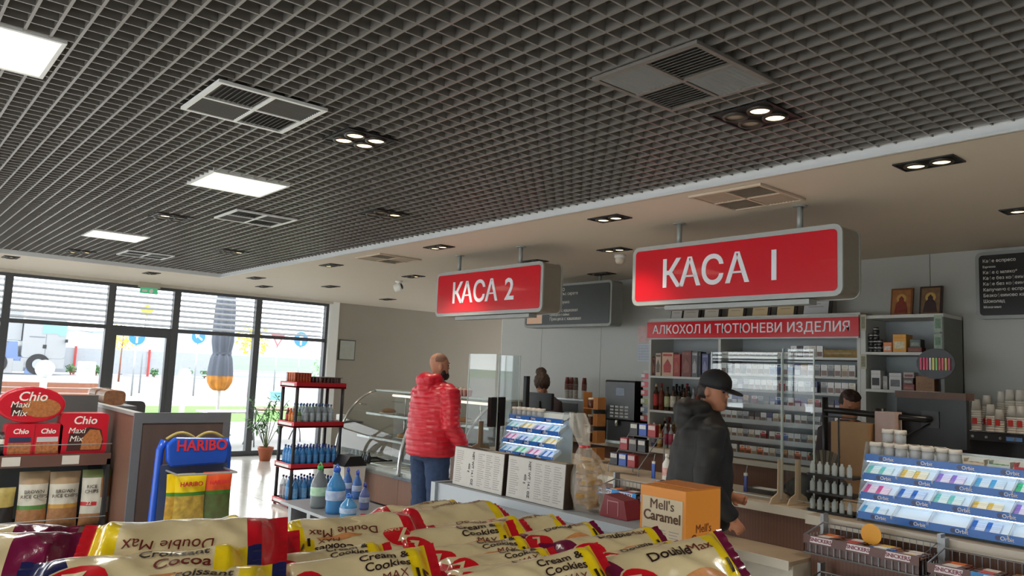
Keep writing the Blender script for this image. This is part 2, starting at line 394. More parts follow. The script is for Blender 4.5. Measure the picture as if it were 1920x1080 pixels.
# security camera, dome sensor
p = at(748, 527, z=SOF); t = thing('security_camera', 'small white ceiling security camera with black eye on the soffit', 'camera', (p.x, p.y, SOF))
MB().lathe([(.055, 0), (.055, -.02), (.02, -.03), (.02, -.06)], 14).build('mount', m_white, t)
T = Matrix.Translation((.03, -.03, -.1)) @ Matrix.Rotation(math.radians(40), 4, 'Z') @ Matrix.Rotation(math.radians(70), 4, 'Y')
MB().lathe([(.02, -.06), (.052, -.05), (.056, .03), (.05, .06)], 16, T=T).build('camera_body', m_white, t)
MB().lathe([(.045, .058), (.045, .066), (.02, .075)], 16, T=T).build('camera_eye', m_dark, t)
p = at(1163, 478, z=SOF); t = thing('ceiling_sensor', 'round white dome sensor hanging from the soffit between the red signs', 'sensor', (p.x, p.y, SOF))
MB().lathe([(.06, 0), (.06, -.03), (.05, -.035)], 18).build('sensor_base', m_white, t)
MB().lathe([(.05, -.03), (.052, -.06), (.04, -.09), (.001, -.1)], 18, cap=False).build('sensor_dome', M('dome_plastic', (215, 205, 190), .3), t)
p = at(278, 532, x=XW+.12); t = thing('exit_sign', 'green emergency exit sign hanging under the soffit above the glazed door', 'sign', (XW+.2, p.y, SOF))
MB().box(-.04, .04, -.17, .17, -.09, 0).build('exit_lamp', M('exit_case', (170, 165, 150), .5), t)
s = MB().box(-.005, .005, -.14, .14, -.19, -.09).build('exit_plate', M('exit_green', (70, 165, 120), .4, emit=.25), t)
MB().box(.005, .007, -.11, -.03, -.16, -.12).prism([(.02, -.18), (.05, -.18), (.07, -.14), (.05, -.10), (.02, -.11), (.0, -.14)], .005, .007, 'x').build('exit_mark', m_white, s, fix=True)
# ================================================================== hung signs
m_red = M('sign_red', (204, 22, 38), .18, var=.03, scale=2, coat=.4)
m_case = M('sign_case_grey', (168, 172, 170), .4, metal=.25); m_case_d = M('sign_case_side', (148, 142, 132), .45, metal=.2); m_let = M('sign_letter', (225, 228, 235), .35, var=.01)
def kasa(u0, u1, vt0, vb0, vt1, vb1, y, d, txt, rods, label, tx):
    a = at(u0, vt0, y=y); b = at(u0, vb0, y=y); c = at(u1, vt1, y=y); e = at(u1, vb1, y=y)
    x0, x1 = (a.x+b.x)/2, (c.x+e.x)/2; z1 = (a.z+c.z)/2; z0 = (b.z+e.z)/2
    t = thing('hanging_sign', label, 'sign', ((x0+x1)/2, y, z0), group='hung checkout signs')
    w = (x1-x0)/2; h = z1-z0
    MB().rbox(-w-.035, w+.035, 0, .018, -.035, h+.035, .06, 0, 4, 'y').rbox(-w-.035, w+.035, d-.018, d, -.035, h+.035, .06, 0, 4, 'y').build('sign_rim', m_case, t)
    MB().rbox(-w-.028, w+.028, .018, d-.018, -.028, h+.028, .055, 0, 4, 'y').build('sign_box', m_case_d, t)
    MB().rbox(-w, w, -.004, .0, 0, h, .03, 0, 4, 'y').build('sign_face', m_red, t)
    MB().box(-w*.72, w*.72, d*.3, d*.7, -.07, -.035).build('sign_rail', m_case, t)
    for ch, cx in zip(txt.replace(' ', ''), LX[txt]):
        o = write(ch, t, (cx*w, -.006, h*.47), h*.73, m_let, sx=.98, bold=.012*h, depth=.002, name='letter'); del o['kind']
    for (ru, rv) in rods:
        q = at(ru, rv, z=SOF); lx = q.x-(x0+x1)/2
        r = MB().cyl((lx, d/2, h+.03), (lx, d/2, SOF-z0-.006), .021, n=12).build('rod', m_case, t)
        MB().cyl((lx, d/2, SOF-z0-.008), (lx, d/2, SOF-z0), .05, n=14).build('rod_flange', m_case, r)
YK = 4.86
LX = {'КАСА 1': (-.575, -.365, -.125, .125, .47), 'КАСА 2': (-.56, -.355, -.105, .135, .47)}
kasa(1192, 1570, 475, 566, 426, 544.5, YK, .26, 'КАСА 1', ((1278, 420), (1497, 385)), 'larger hung red sign reading KACA 1 in white on two grey rods', -.09)
kasa(821, 1013, 518, 587.5, 496.7, 578.3, YK, .26, 'КАСА 2', ((877, 482), (984, 464)), 'smaller hung red sign reading KACA 2 in white on two grey rods', -.03)
# ================================================================== outdoors
m_pave = M('paving_pale', (138, 138, 136), .8, var=.06, scale=.6)
m_road = M('road_asphalt_pale', (128, 129, 133), .8, var=.05, scale=.4)
m_grass = M('grass', (92, 140, 52), .9, var=.2, scale=3)
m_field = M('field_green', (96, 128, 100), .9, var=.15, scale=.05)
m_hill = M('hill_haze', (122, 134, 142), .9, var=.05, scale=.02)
m_twhite = M('truck_white', (140, 143, 146), .3, var=.02); m_tblue = M('truck_blue', (95, 115, 155), .5); m_tyre = M('tyre', (40, 40, 42), .8)
m_steel = M('post_steel', (150, 156, 160), .4, metal=.4); m_brown = M('outdoor_wood', (128, 82, 62), .6, wave=3, scale=6)
struct(MB().box(-44, XW-.13, -30, 60, -.2, -.04).build('ground_paving', m_pave))
struct(MB().box(-400, -44, -200, 300, -.3, -.06).build('ground_road', m_road))
struct(MB().box(-21.0, -20.8, -30, 60, -.04, .08).build('trim_3', m_white))
MB().box(-30, -21.0, 7.2, 60, -.04, -.02).build('grass', m_grass, label='bright green lawn strip outside between paving and road', cat='grass', kind='stuff')
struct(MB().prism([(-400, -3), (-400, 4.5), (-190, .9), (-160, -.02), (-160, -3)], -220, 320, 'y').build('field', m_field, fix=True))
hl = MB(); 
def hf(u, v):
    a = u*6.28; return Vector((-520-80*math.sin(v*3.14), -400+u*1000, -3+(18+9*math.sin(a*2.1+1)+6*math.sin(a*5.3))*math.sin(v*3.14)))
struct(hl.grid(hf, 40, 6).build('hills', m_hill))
# white boundary fence of panels with red posts
def gnd(u, v): return at(u, v, z=-.03)
fx = -78.
t = thing('boundary_fence', 'long white panel fence with thin red posts beyond the road', 'fence', (fx, 12, -.06))
pm = MB().box(-.04, .04, -3.0, 3.0, .15, 2.35).mesh('fence_panel', M('fence_panel', (150, 155, 162), .6)); qm = MB().box(.05, .2, -.09, .09, 0, 2.5).mesh('fence_post', M('fence_red', (165, 52, 50), .6))
for k in range(-3, 3): put('fence_panel', pm, t, (0, k*6.2, 0)); put('fence_post', qm, t, (0, k*6.2+3.1, 0))
# scraggly bushes along the fence
mb_leaf = M('bush_leaf', (90, 140, 90), .8, var=.3, scale=20)
def leafball(mb, c, r, n, s, rnd):
    for _ in range(n):
        d = Vector((rnd.gauss(0, 1), rnd.gauss(0, 1), rnd.gauss(0, 1))).normalized()*r*rnd.random()**.4
        a = Vector((rnd.gauss(0, 1), rnd.gauss(0, 1), rnd.gauss(0, 1))).normalized()*s; b = a.cross(Vector((rnd.gauss(0, 1), rnd.gauss(0, 1), rnd.gauss(0, 1)))).normalized()*s*.45
        p = Vector(c)+d; mb.add([p-a, p+b, p+a, p-b], [(0, 1, 2, 3)])
rnd = random.Random(3)
for k, (u, v, h) in enumerate(((133, 684, .9), (158, 686, .9), (181, 686, .8), (352, 690, .9), (384, 692, .9), (290, 688, .8))):
    q = gnd(u, 695); s_ = (fx+2.5)/q.x; p = Vector((fx+2.5, q.y*s_, -.06))
    t = thing('bush', ['sparse young bush standing before the white fence near the truck', 'taller sparse bush by the red fence post', 'low sparse bush before the white fence', 'small sparse bush between the glazed door and the parasol', 'sparse bush beside the blue round sign', 'low bush near the wheeled bin'][k], 'bush', p)
    st = MB()
    for _ in range(5): st.tube([(0, 0, 0), (rnd.uniform(-.3, .3), rnd.uniform(-.35, .35), h)], [.03, .01], 4)
    st.build('stem', m_brown, t); lf = MB(); leafball(lf, (0, 0, h*.6), h*.5, 90, .14, rnd); lf.build('foliage', mb_leaf, t, kind='stuff')
# truck
q = gnd(75, 702); tr = thing('truck', 'white semi truck cab with blue chassis parked across the road', 'truck', (q.x, q.y, -.05))
sc = abs(q.x)/1446.54*1.30   # metres per photo pixel there
def ty(u): return (at(u, 680, x=q.x).y - q.y)
def tz(v): return (at(75, v, x=q.x).z + .05)
yb, yf = ty(38), ty(120)
MB().rbox(-2.5, 0, yb, yf, tz(672), tz(597), .25, 0, 3, 'x').build('cab', m_twhite, tr, bevel=.03)
MB().prism([(ty(74), tz(625)), (ty(74), tz(601)), (ty(113), tz(601)), (ty(119), tz(612)), (ty(119), tz(622)), (ty(117), tz(628)), (ty(107), tz(628)), (ty(102), tz(624))], .0, .03, 'x').build('cab_window', M('cab_glass', (110, 195, 200), .1), tr, fix=True)
MB().box(-2.4, .0, yb, yf, tz(690), tz(672)).build('cab_lower', m_twhite, tr)
MB().box(.0, .03, ty(77), ty(84), tz(653), tz(646)).build('door_handle', m_dark, tr)
MB().box(-.02, .015, ty(81.5), ty(82.5), tz(668), tz(626)).box(-.02, .012, ty(50), ty(80), tz(633), tz(631)).build('door_seam', M('seam_grey', (100, 106, 114), .5), tr)
MB().box(-2.4, -.05, ty(-20), ty(46), tz(685), tz(670)).prism([(ty(10), tz(672)), (ty(12), tz(642)), (ty(30), tz(642)), (ty(33), tz(672))], -1.6, -.2, 'x').build('chassis', m_tblue, tr, fix=True)
arc = [(ty(70)+math.cos(a)*abs(ty(93)-ty(48))*.5, tz(702)+math.sin(a)*(tz(667)-tz(702))) for a in [math.pi*k/10 for k in range(11)]]
MB().prism(arc, -.1, .06, 'x').build('wheel_arch', m_tblue, tr, fix=True)
for yw in (ty(71), ty(-10)):
    w = MB().cyl((-.35, yw, tz(683)-.0), (.1, yw, tz(683)), tz(683)-.0, n=20).build('wheel', m_tyre, tr)
    MB().cyl((.1, yw, tz(683)), (.14, yw, tz(683)), tz(683)*.5, n=16).build('hub', m_steel, w)
MB().box(-2.2, .05, ty(1), ty(24), tz(700), tz(674)).box(.05, .07, ty(24), ty(44), tz(698), tz(678)).build('fuel_tank', m_twhite, tr)
MB().box(.0, .5, ty(118), ty(121), tz(640), tz(634)).build('mirror', m_dark, tr)
MB().box(-2.6, -.3, ty(-60), ty(36), tz(640), tz(585)).build('trailer_front', M('trailer_white', (142, 146, 150), .5), tr)
# things standing outside, given by the pixel of their foot
def post(u, v, h, r=.04): return gnd(u, v)
def round_sign(u, vf, vs, rad, label, mark):
    p = gnd(u, vf); t = thing('road_sign', label, 'road sign', (p.x, p.y, -.05), group='road signs outside')
    zz = at(u, vs, x=p.x).z+.05; 
    MB().cyl((0, 0, 0), (0, 0, zz), .04, n=8).build('sign_post', m_steel, t)
    mS = M('road_sign_blue', (40, 120, 215), .4)
    if mark == 'tri':
        d = MB().prism([(-rad, rad*.7), (rad, rad*.7), (0, -rad*1.05)][::-1], .05, .07, 'x', T=Matrix.Translation((0, 0, zz))).build('sign_disc', M('road_sign_red', (225, 90, 100), .4), t, fix=True)
        MB().prism([(-rad*.62, rad*.47), (rad*.62, rad*.47), (0, -rad*.65)][::-1], .07, .075, 'x', T=Matrix.Translation((0, 0, zz))).build('sign_mark', m_white, d, fix=True)
    else:
        d = MB().prism([(rad*math.cos(a), rad*math.sin(a)) for a in [2*math.pi*k/24 for k in range(24)]], .05, .07, 'x', T=Matrix.Translation((0, 0, zz))).build('sign_disc', mS, t, fix=True)
        MB().prism([(-.12*rad, -.75*rad), (.12*rad, -.75*rad), (.12*rad, .1*rad), (.4*rad, .1*rad), (0, .75*rad), (-.4*rad, .1*rad), (-.12*rad, .1*rad)], .07, .075, 'x', T=Matrix.Translation((0, 0, zz)) @ (Matrix.Rotation(.9, 4, 'X') if mark == 'turn' else Matrix())).build('sign_mark', m_white, d, fix=True)
round_sign(556, 742, 636, .42, 'round blue road sign with white up arrow outside', 'up')
round_sign(362, 742, 631, .32, 'round blue road sign with slanted white arrow outside beside the parasol', 'turn')
round_sign(512, 746, 636, .38, 'red and white triangular yield sign outside', 'tri')
round_sign(246, 742, 632, .34, 'road sign on a white pole behind the glazed door', 'up')
# priority diamond sign seen through louvres
p = gnd(250, 735); t = thing('priority_sign', 'yellow diamond road sign seen through the louvres above the glazed door', 'road sign', (p.x+1, p.y, -.05)); zz = at(250, 580, x=p.x+1).z+.05
MB().cyl((0, 0, 0), (0, 0, zz), .04, n=8).build('sign_post', m_steel, t)
d = MB().prism([(.52, 0), (0, .52), (-.52, 0), (0, -.52)], .05, .07, 'x', T=Matrix.Translation((0, 0, zz))).build('sign_disc', m_white, t, fix=True)
MB().prism([(.32, 0), (0, .32), (-.32, 0), (0, -.32)], .07, .08, 'x', T=Matrix.Translation((0, 0, zz))).build('sign_mark', M('sign_yellow', (245, 195, 60), .4), d, fix=True)
# young yellow trees
m_yl = M('yellow_leaf', (235, 205, 70), .8, var=.2, scale=8)
for k, (u, vf, vc, r) in enumerate(((465, 745, 637, .85), (222, 715, 632, 1.0))):
    p = gnd(u, vf); zz = at(u, vc, x=p.x).z+.05; t = thing('young_tree', ['young yellow-leaved tree outside behind the window mullion', 'young yellow-leaved tree with a red-brown trunk behind the glazed door'][k], 'tree', (p.x, p.y, -.05))
    MB().tube([(0, 0, 0), (.05, 0, zz*.6), (0, .05, zz+.3)], [.07, .05, .02], 6).build('trunk', m_brown, t)
    lf = MB(); leafball(lf, (0, 0, zz), r, 260, .11, rnd); lf.build('foliage', m_yl, t, kind='stuff')
# globe lamps
for k, (u, v, vf, r) in enumerate(((71, 691, 770, 14), (338, 702, 800, 10.5))):
    p = gnd(u, 800 if k else 815); zz = at(u, v, x=p.x).z+.05; rr = r/1446*p.length; t = thing('globe_lamp', ['white globe lamp on a white post outside before the truck wheel', 'white globe lamp on a white post outside beside the closed parasol'][k], 'lamp', (p.x, p.y, -.05), group='globe lamps outside')
    MB().cyl((0, 0, 0), (0, 0, zz-rr*.9), .07, n=10).build('lamp_post', m_white, t)
    MB().lathe([(rr*math.cos(a)+.001, rr*math.sin(a)) for a in [-1.5+k_*3.0/10 for k_ in range(11)]], 20, (0, 0, zz)).build('globe', M('globe_opal', (245, 248, 250), .2, var=.01), t)
# wheeled bin
p = gnd(235, 702); t = thing('wheeled_bin', 'dark grey wheeled rubbish bin standing outside across the road', 'bin', (p.x, p.y, -.05)); k = p.length/1446
MB().prism([(-9*k, 2*k), (9*k, 2*k), (11*k, 28*k), (-11*k, 28*k)], -.5, .3, 'x').build('bin_body', M('bin_grey', (75, 82, 95), .6), t, fix=True)
MB().box(-.55, .4, -12.5*k, 12.5*k, 28*k, 30.5*k).build('bin_lid', MATS['bin_grey'], t); MB().cyl((-.4, -8*k, 2.5*k), (.3, -8*k, 2.5*k), 2.5*k).build('wheel', m_tyre, t)
p = gnd(262, 692); t = thing('slatted_crate', 'white slatted crate standing beside the wheeled bin by the fence', 'crate', (p.x, p.y, -.05)); k = p.length/1446
for i in range(5): MB().box(-.6, .5, -12*k, 12*k, (1+i*5)*k, (4.5+i*5)*k).build('slat', m_white, t)
MB().box(-.55, .45, -11*k, -9*k, 0, 25*k).box(-.55, .45, 9*k, 11*k, 0, 25*k).build('crate_post', m_white, t)
# ventilated box with round fan plate
p = gnd(158, 752); t = thing('utility_cabinet', 'pale utility cabinet with a round grille standing outside', 'cabinet', (p.x, p.y, -.05)); k = p.length/1446
MB().rbox(-.4, 0, -12*k, 12*k, 34*k, 65*k, 2*k, 0, 2, 'x').build('cabinet_body', M('cabinet_pale', (205, 214, 205), .5), t); MB().box(-.3, -.1, -8*k, 8*k, 0, 34*k).build('cabinet_foot', m_white, t)
MB().prism([(6*k*math.cos(a), 57*k+4*k*math.sin(a)) for a in [2*math.pi*i/16 for i in range(16)]], 0, .02, 'x').build('grille', M('grille_blue', (160, 180, 185), .5), t, fix=True)
# closed parasol
p = gnd(404, 815); t = thing('closed_parasol', 'closed grey parasol with orange trim tied at the waist standing outside', 'parasol', (p.x, p.y, -.04)); 
def pz(v): return at(404, v, x=p.x).z+.04
k = p.length/1446
mpg = M('parasol_grey', (86, 92, 104), .8, wave=1, scale=30); mpo = M('parasol_orange', (235, 150, 45), .8, var=.5, scale=5, rgb2=(40, 40, 48))
MB().cyl((0, 0, 0), (0, 0, pz(545)), .045, n=8).build('parasol_pole', m_white, t)
prof = [(14, 550), (16, 575), (17, 610), (17, 640), (14, 662), (17, 672), (19, 690), (20, 705)]
def folds(pr, n=40):
    b = MB(); rows = len(pr)-1
    def fn(u, v):
        i = min(int(v*rows), rows-1); f = v*rows-i; r = pr[i][0]*(1-f)+pr[i+1][0]*f; vv = pr[i][1]*(1-f)+pr[i+1][1]*f
        a = 6.2832*u; r *= k*(1+.13*math.sin(a*9)); return Vector((r*math.cos(a), r*math.sin(a), pz(vv)))
    return b.grid(fn, n, rows*2)
c = folds(prof).build('parasol_cloth', mpg, t); folds([(20, 704), (19, 716), (14, 727), (9, 732)]).build('parasol_trim', mpo, c)
MB().lathe([(14*k+.02, -.03), (14*k+.03, .03)], 20, (0, 0, pz(662)), cap=False).build('tie_band', mpg, t)
MB().lathe([(.35, 0), (.33, .08), (.08, .12)], 16).build('parasol_base', m_steel, t)
# outdoor tables with scrolled legs
def scroll_table(u, v, w, label):
    p = gnd(u, v); t = thing('outdoor_table', label, 'table', (p.x, p.y, -.04), group='outdoor tables with scrolled legs')
    for i in range(5): MB().box(-.36+i*.145, -.235+i*.145, -w, w, .70, .73).build('plank', m_brown if 'brown' in label else m_white, t)
    for s in (-1, 1):
        L = MB()
        for d in (-1, 1): L.tube([(d*.3, s*w*.7, 0), (d*.2, s*w*.75, .2), (d*.02, s*w*.8, .36), (d*.2, s*w*.75, .52), (d*.3, s*w*.7, .70)], .014, 6)
        L.build('leg', M('scroll_iron', (90, 92, 95), .4, metal=.5), t)
    return t
scroll_table(428, 836, .6, 'white outdoor table with scrolled iron legs beyond the glass'); scroll_table(518, 826, .62, 'brown plank outdoor table with scrolled iron legs beyond the glass')
# low brown bench wall outside and litter bin
p = gnd(60, 772); t = thing('outdoor_bench', 'long brown plank bench back standing outside beyond the window', 'bench', (p.x, p.y, -.04))
for i in range(3): MB().box(-.03, .03, -4.0, 1.95, .42+i*.16, .565+i*.16).build('plank', m_brown, t)
for yy in (-2.2, 1.6): MB().box(-.1, .1, yy-.05, yy+.05, 0, .42).build('leg', m_steel, t)
p = gnd(517, 752); t = thing('litter_bin', 'small blue-green litter bin outside on the lawn edge', 'bin', (p.x, p.y, -.04)); k = p.length/1446
MB().prism([(-5*k, 2*k), (5*k, 2*k), (6.5*k, 15*k), (-6.5*k, 15*k)], -.3, .3, 'x').build('bin_body', M('bin_teal', (110, 165, 180), .5), t, fix=True); MB().box(-.35, .35, -7*k, 7*k, 15*k, 17*k).build('bin_lid', MATS['bin_teal'], t)
# grey conifer at the corner of the lawn
p = gnd(618, 765); p = p*1.55; t = thing('roadside_shrub', 'pale green shrub outside by the last window edge', 'shrub', (p.x, p.y, -.04)); lf = MB(); leafball(lf, (0, 0, 1.4), 1.3, 300, .14, rnd); lf.build('foliage', M('shrub_leaf', (150, 180, 140), .8, var=.2), t, kind='stuff'); MB().tube([(0, 0, 0), (0, .1, 1.6)], [.06, .03], 6).build('stem', m_brown, t)
# pergola-like white ramp rails in the distance
p = gnd(440, 700); t = thing('guard_rail', 'low white guard rail along the far road edge', 'guard rail', (-60, 26, -.06))
for zz in (.55, .95): MB().box(-.03, .03, -8, 14, zz, zz+.12).build('rail', m_steel, t)
for i in range(8): MB().box(-.05, .05, -8+i*3, -7.85+i*3, 0, 1.05).build('rail_post', m_steel, t)
# ================================================================== counters and shelving
m_wood = M('counter_wood_brown', (112, 78, 62), .45, wave=4, scale=2.2, stretch=(6, 6, .35), var=.1, rgb2=(103, 71, 57))
m_woodl = M('case_wood_light', (158, 126, 112), .45, wave=4, scale=2.2, stretch=(6, 6, .3), rgb2=(138, 106, 94))
m_top = M('counter_top_beige', (190, 172, 148), .3, var=.08, scale=4); m_lip = M('counter_lip', (202, 196, 182), .4, var=.03)
m_shelfw = M('shelf_white', (198, 200, 196), .45, var=.03); m_shelfback = M('shelf_back', (168, 174, 176), .5, var=.03); m_shelfd = M('shelf_inside', (120, 122, 120), .6)
YA, YBc, ZC = 4.90, 4.76, .9
t = thing('checkout_counter', 'long brown wooden checkout counter with beige top behind the man in black', 'counter', (-4.0, YA, 0))
xl, xr = -6.74+4.0, -2.62+4.0
for a, b in ((xl, -.75), (-.745, .42), (.425, xr)): MB().box(a, b, .04, .6, .08, ZC-.03).build('front_panel', m_wood, t)
MB().box(xl, xr, .08, .58, 0, .08).build('plinth', m_dark, t)
MB().box(xl, xr, .004, .66, ZC-.03, ZC).build('worktop', m_top, t); MB().box(xl, xr, -.012, .004, ZC-.055, ZC+.002).build('edge_strip', m_lip, t)
MB().box(.3, xr, -.34, .04, .60, .625).build('bag_shelf', m_top, t); MB().box(.3, xr, -.352, -.34, .575, .632).build('edge_strip', m_lip, t)
MB().box(.3, xr, -.30, .04, .08, .60).build('front_panel', m_lip, t)
t = thing('checkout_counter', 'checkout counter carrying the tall blue-striped gum rack and wire sweet baskets', 'counter', (-1.0, YBc, 0))
MB().box(-1.615, 2.2, .05, .7, .08, ZC-.03).build('front_panel', m_wood, t); MB().box(-1.6, 2.2, .09, .65, 0, .08).build('plinth', m_dark, t)
MB().box(-1.62, 2.2, .004, .75, ZC-.03, ZC).build('worktop', m_top, t); MB().box(-1.62, 2.2, -.012, .004, ZC-.055, ZC+.002).build('edge_strip', m_lip, t)
t = thing('back_counter', 'brown wooden back counter with beige top along the pale wall', 'counter', (-4.5, 6.98, 0)); ZB = .95
for a, b in ((-4.1, -2.2), (-2.195, -.2), (-.195, 1.6), (1.605, 4.5)): MB().box(a, b, .03, .53, .08, ZB-.035).build('front_panel', m_wood, t)
MB().box(-4.1, 4.5, .06, .53, 0, .08).build('plinth', m_dark, t); MB().box(-4.1, 4.5, 0, .535, ZB-.035, ZB).build('worktop', m_top, t); MB().box(-4.1, 4.5, -.01, 0, ZB-.05, ZB).build('edge_strip', m_lip, t)
# the alcohol and tobacco shelf unit
YF = 7.07; X0, X1, X2, X3 = -5.85, -4.90, -3.36, -2.64; ZTOP = 2.385
su = thing('shelf_unit', 'tall white shelf unit under the long red sign, full of bottles and cigarette packs', 'shelf unit', (X0, YF, ZB))
def L(x, y, z): return (x-X0, y-YF, z-ZB)
def sbox(mb, x0, x1, y0, y1, z0, z1): return mb.box(x0-X0, x1-X0, y0-YF, y1-YF, z0-ZB, z1-ZB)
sbox(MB(), X0, X2, YW-.035, YW-.015, ZB, ZTOP).build('back_panel', m_shelfback, su)
for x in (X0, X1, X2-.03): sbox(MB(), x, x+.03, YF, YW-.035, ZB, ZTOP).build('upright', m_shelfw, su)
sbox(MB(), X0, X2, YF, YW-.035, ZTOP, ZTOP+.03).build('top_board', m_shelfw, su)
for z in (1.76, 1.368): sbox(MB(), X0+.03, X1, YF, YW-.035, z-.025, z).build('shelf_board', m_shelfw, su)
ZM = (1.995, 1.815, 1.655, 1.50, 1.335, 1.155, .99)
for k, z in enumerate(ZM): sbox(MB(), X1+.03, X2-.03, YF-(.0 if k < 3 else .0), YW-.035, z-.022, z).build('shelf_board', m_shelfw, su)
for k, z in enumerate(ZM[3:]): sbox(MB(), X1+.03, X2-.03, YF-.008, YF, z-.03, z+.018).build('price_rail', clear('rail_plastic', (215, 220, 222), .8), su)
sg = sbox(MB(), X0-.01, X2, YF-.03, YF-.012, 2.19, 2.375).build('name_board', m_red, su)
sbox(MB(), X0-.02, X2, YF-.034, YF-.012, 2.375, 2.39).build('board_trim', m_case, su); sbox(MB(), X0-.02, X2, YF-.034, YF-.012, 2.175, 2.19).build('board_trim', m_case, su)
write('АЛКОХОЛ И ТЮТЮНЕВИ ИЗДЕЛИЯ', su, L((X0+X2)/2, YF-.032, 2.281), .135, m_let, sx=.99, bold=.0012)
# right-hand shelf unit
s2 = thing('shelf_unit', 'narrow grey shelf unit with two framed icons on top beside the red-signed unit', 'shelf unit', (X2, YF, ZB))
X0b = X0; 
def sbox2(mb, x0, x1, y0, y1, z0, z1): return mb.box(x0-X2, x1-X2, y0-YF, y1-YF, z0-ZB, z1-ZB)
sbox2(MB(), X2, X3, YW-.035, YW-.015, ZB, ZTOP-.02).build('back_panel', m_shelfback, s2)
sbox2(MB(), X2+.002, X2+.05, YF, YW-.035, ZB, ZTOP-.03).build('upright', m_shelfw, s2); sbox2(MB(), X3-.03, X3, YF, YW-.015, ZB, ZTOP-.03).build('upright', m_shelfd, s2)
sbox2(MB(), X2+.002, X3, YF, YW-.015, ZTOP-.03, ZTOP).build('top_board', m_shelfw, s2)
for z in (2.05, 1.715, 1.35): sbox2(MB(), X2+.05, X3-.03, YF, YW-.035, z-.025, z).build('shelf_board', m_shelfw, s2)
# ------------------------------------------------------------------ goods on the shelves
rs = random.Random(11)
PK = {}
def pack_mesh(w, d, h, body, lid, band):
    k = (w, d, h, body, lid, band)
    if k in PK: return PK[k]
    mb = MB().box(-w/2, w/2, 0, d, 0, h*.70, 0).box(-w/2, w/2, 0, d, h*.705, h, 1).box(-w*.42, w*.42, -.0012, 0, h*.06, h*.5, 2).box(-w*.3, w*.3, -.001, 0, h*.76, h*.9, 0)
    PK[k] = mb.mesh('cigarette_pack', [M('pack_%d_%d_%d' % c, c, .35, var=.03) for c in (body, lid, band)]); return PK[k]
PC = {'white': ((220, 222, 222), (232, 232, 232), (120, 90, 80)), 'cream': ((205, 196, 178), (226, 224, 216), (150, 130, 110)), 'blue': ((60, 100, 175), (225, 228, 232), (45, 60, 110)),
      'navy': ((50, 58, 110), (70, 80, 140), (190, 190, 200)), 'red': ((175, 45, 60), (225, 225, 225), (90, 60, 60)), 'black': ((38, 38, 44), (60, 60, 66), (150, 140, 130)), 'gold': ((170, 125, 80), (205, 170, 120), (90, 60, 45)), 'grey': ((150, 155, 160), (190, 194, 196), (80, 78, 82)), 'orange': ((205, 110, 60), (230, 225, 220), (110, 60, 45)), 'ltblue': ((140, 185, 220), (228, 232, 236), (70, 90, 140))}
def pack_row(u0, u1, z, cols, where, w=.062, h=.094, y=YF+.012, gap=.006, uy=None):
    xa = at(u0, 700, y=y).x; xb = at(u1, 700, y=y).x; x = xa+w/2; i = 0
    while x < xb-w/2+.001:
        c = cols[i % len(cols)]; i += 1
        hh = h*rs.choice((1, 1, .97, 1.05))
        hh = h
        put('cigarette_pack', pack_mesh(w, .024, hh, *PC[c]), None, (x, y+rs.uniform(0, .006), z), rs.uniform(-.05, .05), label='%s cigarette pack between %s and %s ones on the %s' % tuple([{'ltblue': 'light blue'}.get(q, q) for q in (c, cols[(i-2) % len(cols)], cols[i % len(cols)])]+[where]), cat='cigarette pack', group='cigarette packs on the %s' % where)
        x += w+gap
        if rs.random() < .04: x += w*.5
pack_row(1482, 1546, ZM[0], ['white', 'black', 'white', 'cream', 'white', 'black'], 'top tobacco shelf', h=.11)
pack_row(1352, 1612, ZM[1], ['white', 'grey', 'white', 'grey', 'white', 'cream', 'white', 'white', 'ltblue', 'blue', 'white', 'blue', 'navy', 'gold'], 'second tobacco shelf', h=.11)
pack_row(1352, 1612, ZM[2], ['grey', 'white', 'grey', 'navy', 'grey', 'white', 'white', 'white', 'cream', 'white', 'red', 'white'], 'third tobacco shelf', h=.105)
pack_row(1352, 1602, ZM[3], ['grey', 'white', 'navy', 'navy', 'gold', 'red', 'grey', 'black', 'navy', 'blue'], 'fourth tobacco shelf')
pack_row(1352, 1602, ZM[4], ['white', 'white', 'white', 'grey', 'grey', 'black', 'black', 'white', 'navy', 'cream', 'gold'], 'fifth tobacco shelf')
pack_row(1352, 1602, ZM[5], ['cream', 'cream', 'white', 'cream', 'grey', 'cream', 'white', 'red', 'white', 'red', 'blue', 'white', 'white', 'grey'], 'sixth tobacco shelf')
pack_row(1352, 1602, ZM[6], ['cream', 'orange', 'white', 'orange', 'orange', 'cream', 'orange', 'white', 'cream', 'grey', 'gold'], 'lowest tobacco shelf')
# flat white cartons on the top tobacco shelf
cm = MB().box(-.032, .032, 0, .09, 0, .048).box(-.026, .026, -.001, 0, .008, .03, 1).mesh('tobacco_tin', [M('carton_white', (226, 226, 222), .4), M('carton_grey', (175, 170, 165), .4)])
x = at(1353, 660, y=YF).x+.03
while x < at(1477, 660, y=YF).x: put('tobacco_tin', cm, None, (x, YF+.01, ZM[0]), 0, label='flat white tobacco box lying in a row on the top tobacco shelf', cat='box', group='flat white boxes on the top tobacco shelf'); x += .067
pm_ = MB().grid(lambda u, v: Vector(((u-.5)*.12, (.5-abs(v-.5))*.02-.0, v*.075)), 8, 6).grid(lambda u, v: Vector(((.5-u)*.12, .02-(.5-abs(v-.5))*.02+.02, v*.075)), 8, 6).mesh('pouch', M('pouch_gold', (170, 140, 80), .35, var=.4, scale=20, rgb2=(90, 80, 60)))
for k, u in enumerate((1552, 1566, 1582, 1600)): put('tobacco_pouch', pm_, None, (at(u, 660, y=YF).x, YF+.03, ZM[0]), rs.uniform(-.2, .2), label='shiny gold tobacco pouch at the end of the top tobacco shelf', cat='pouch', group='tobacco pouches')
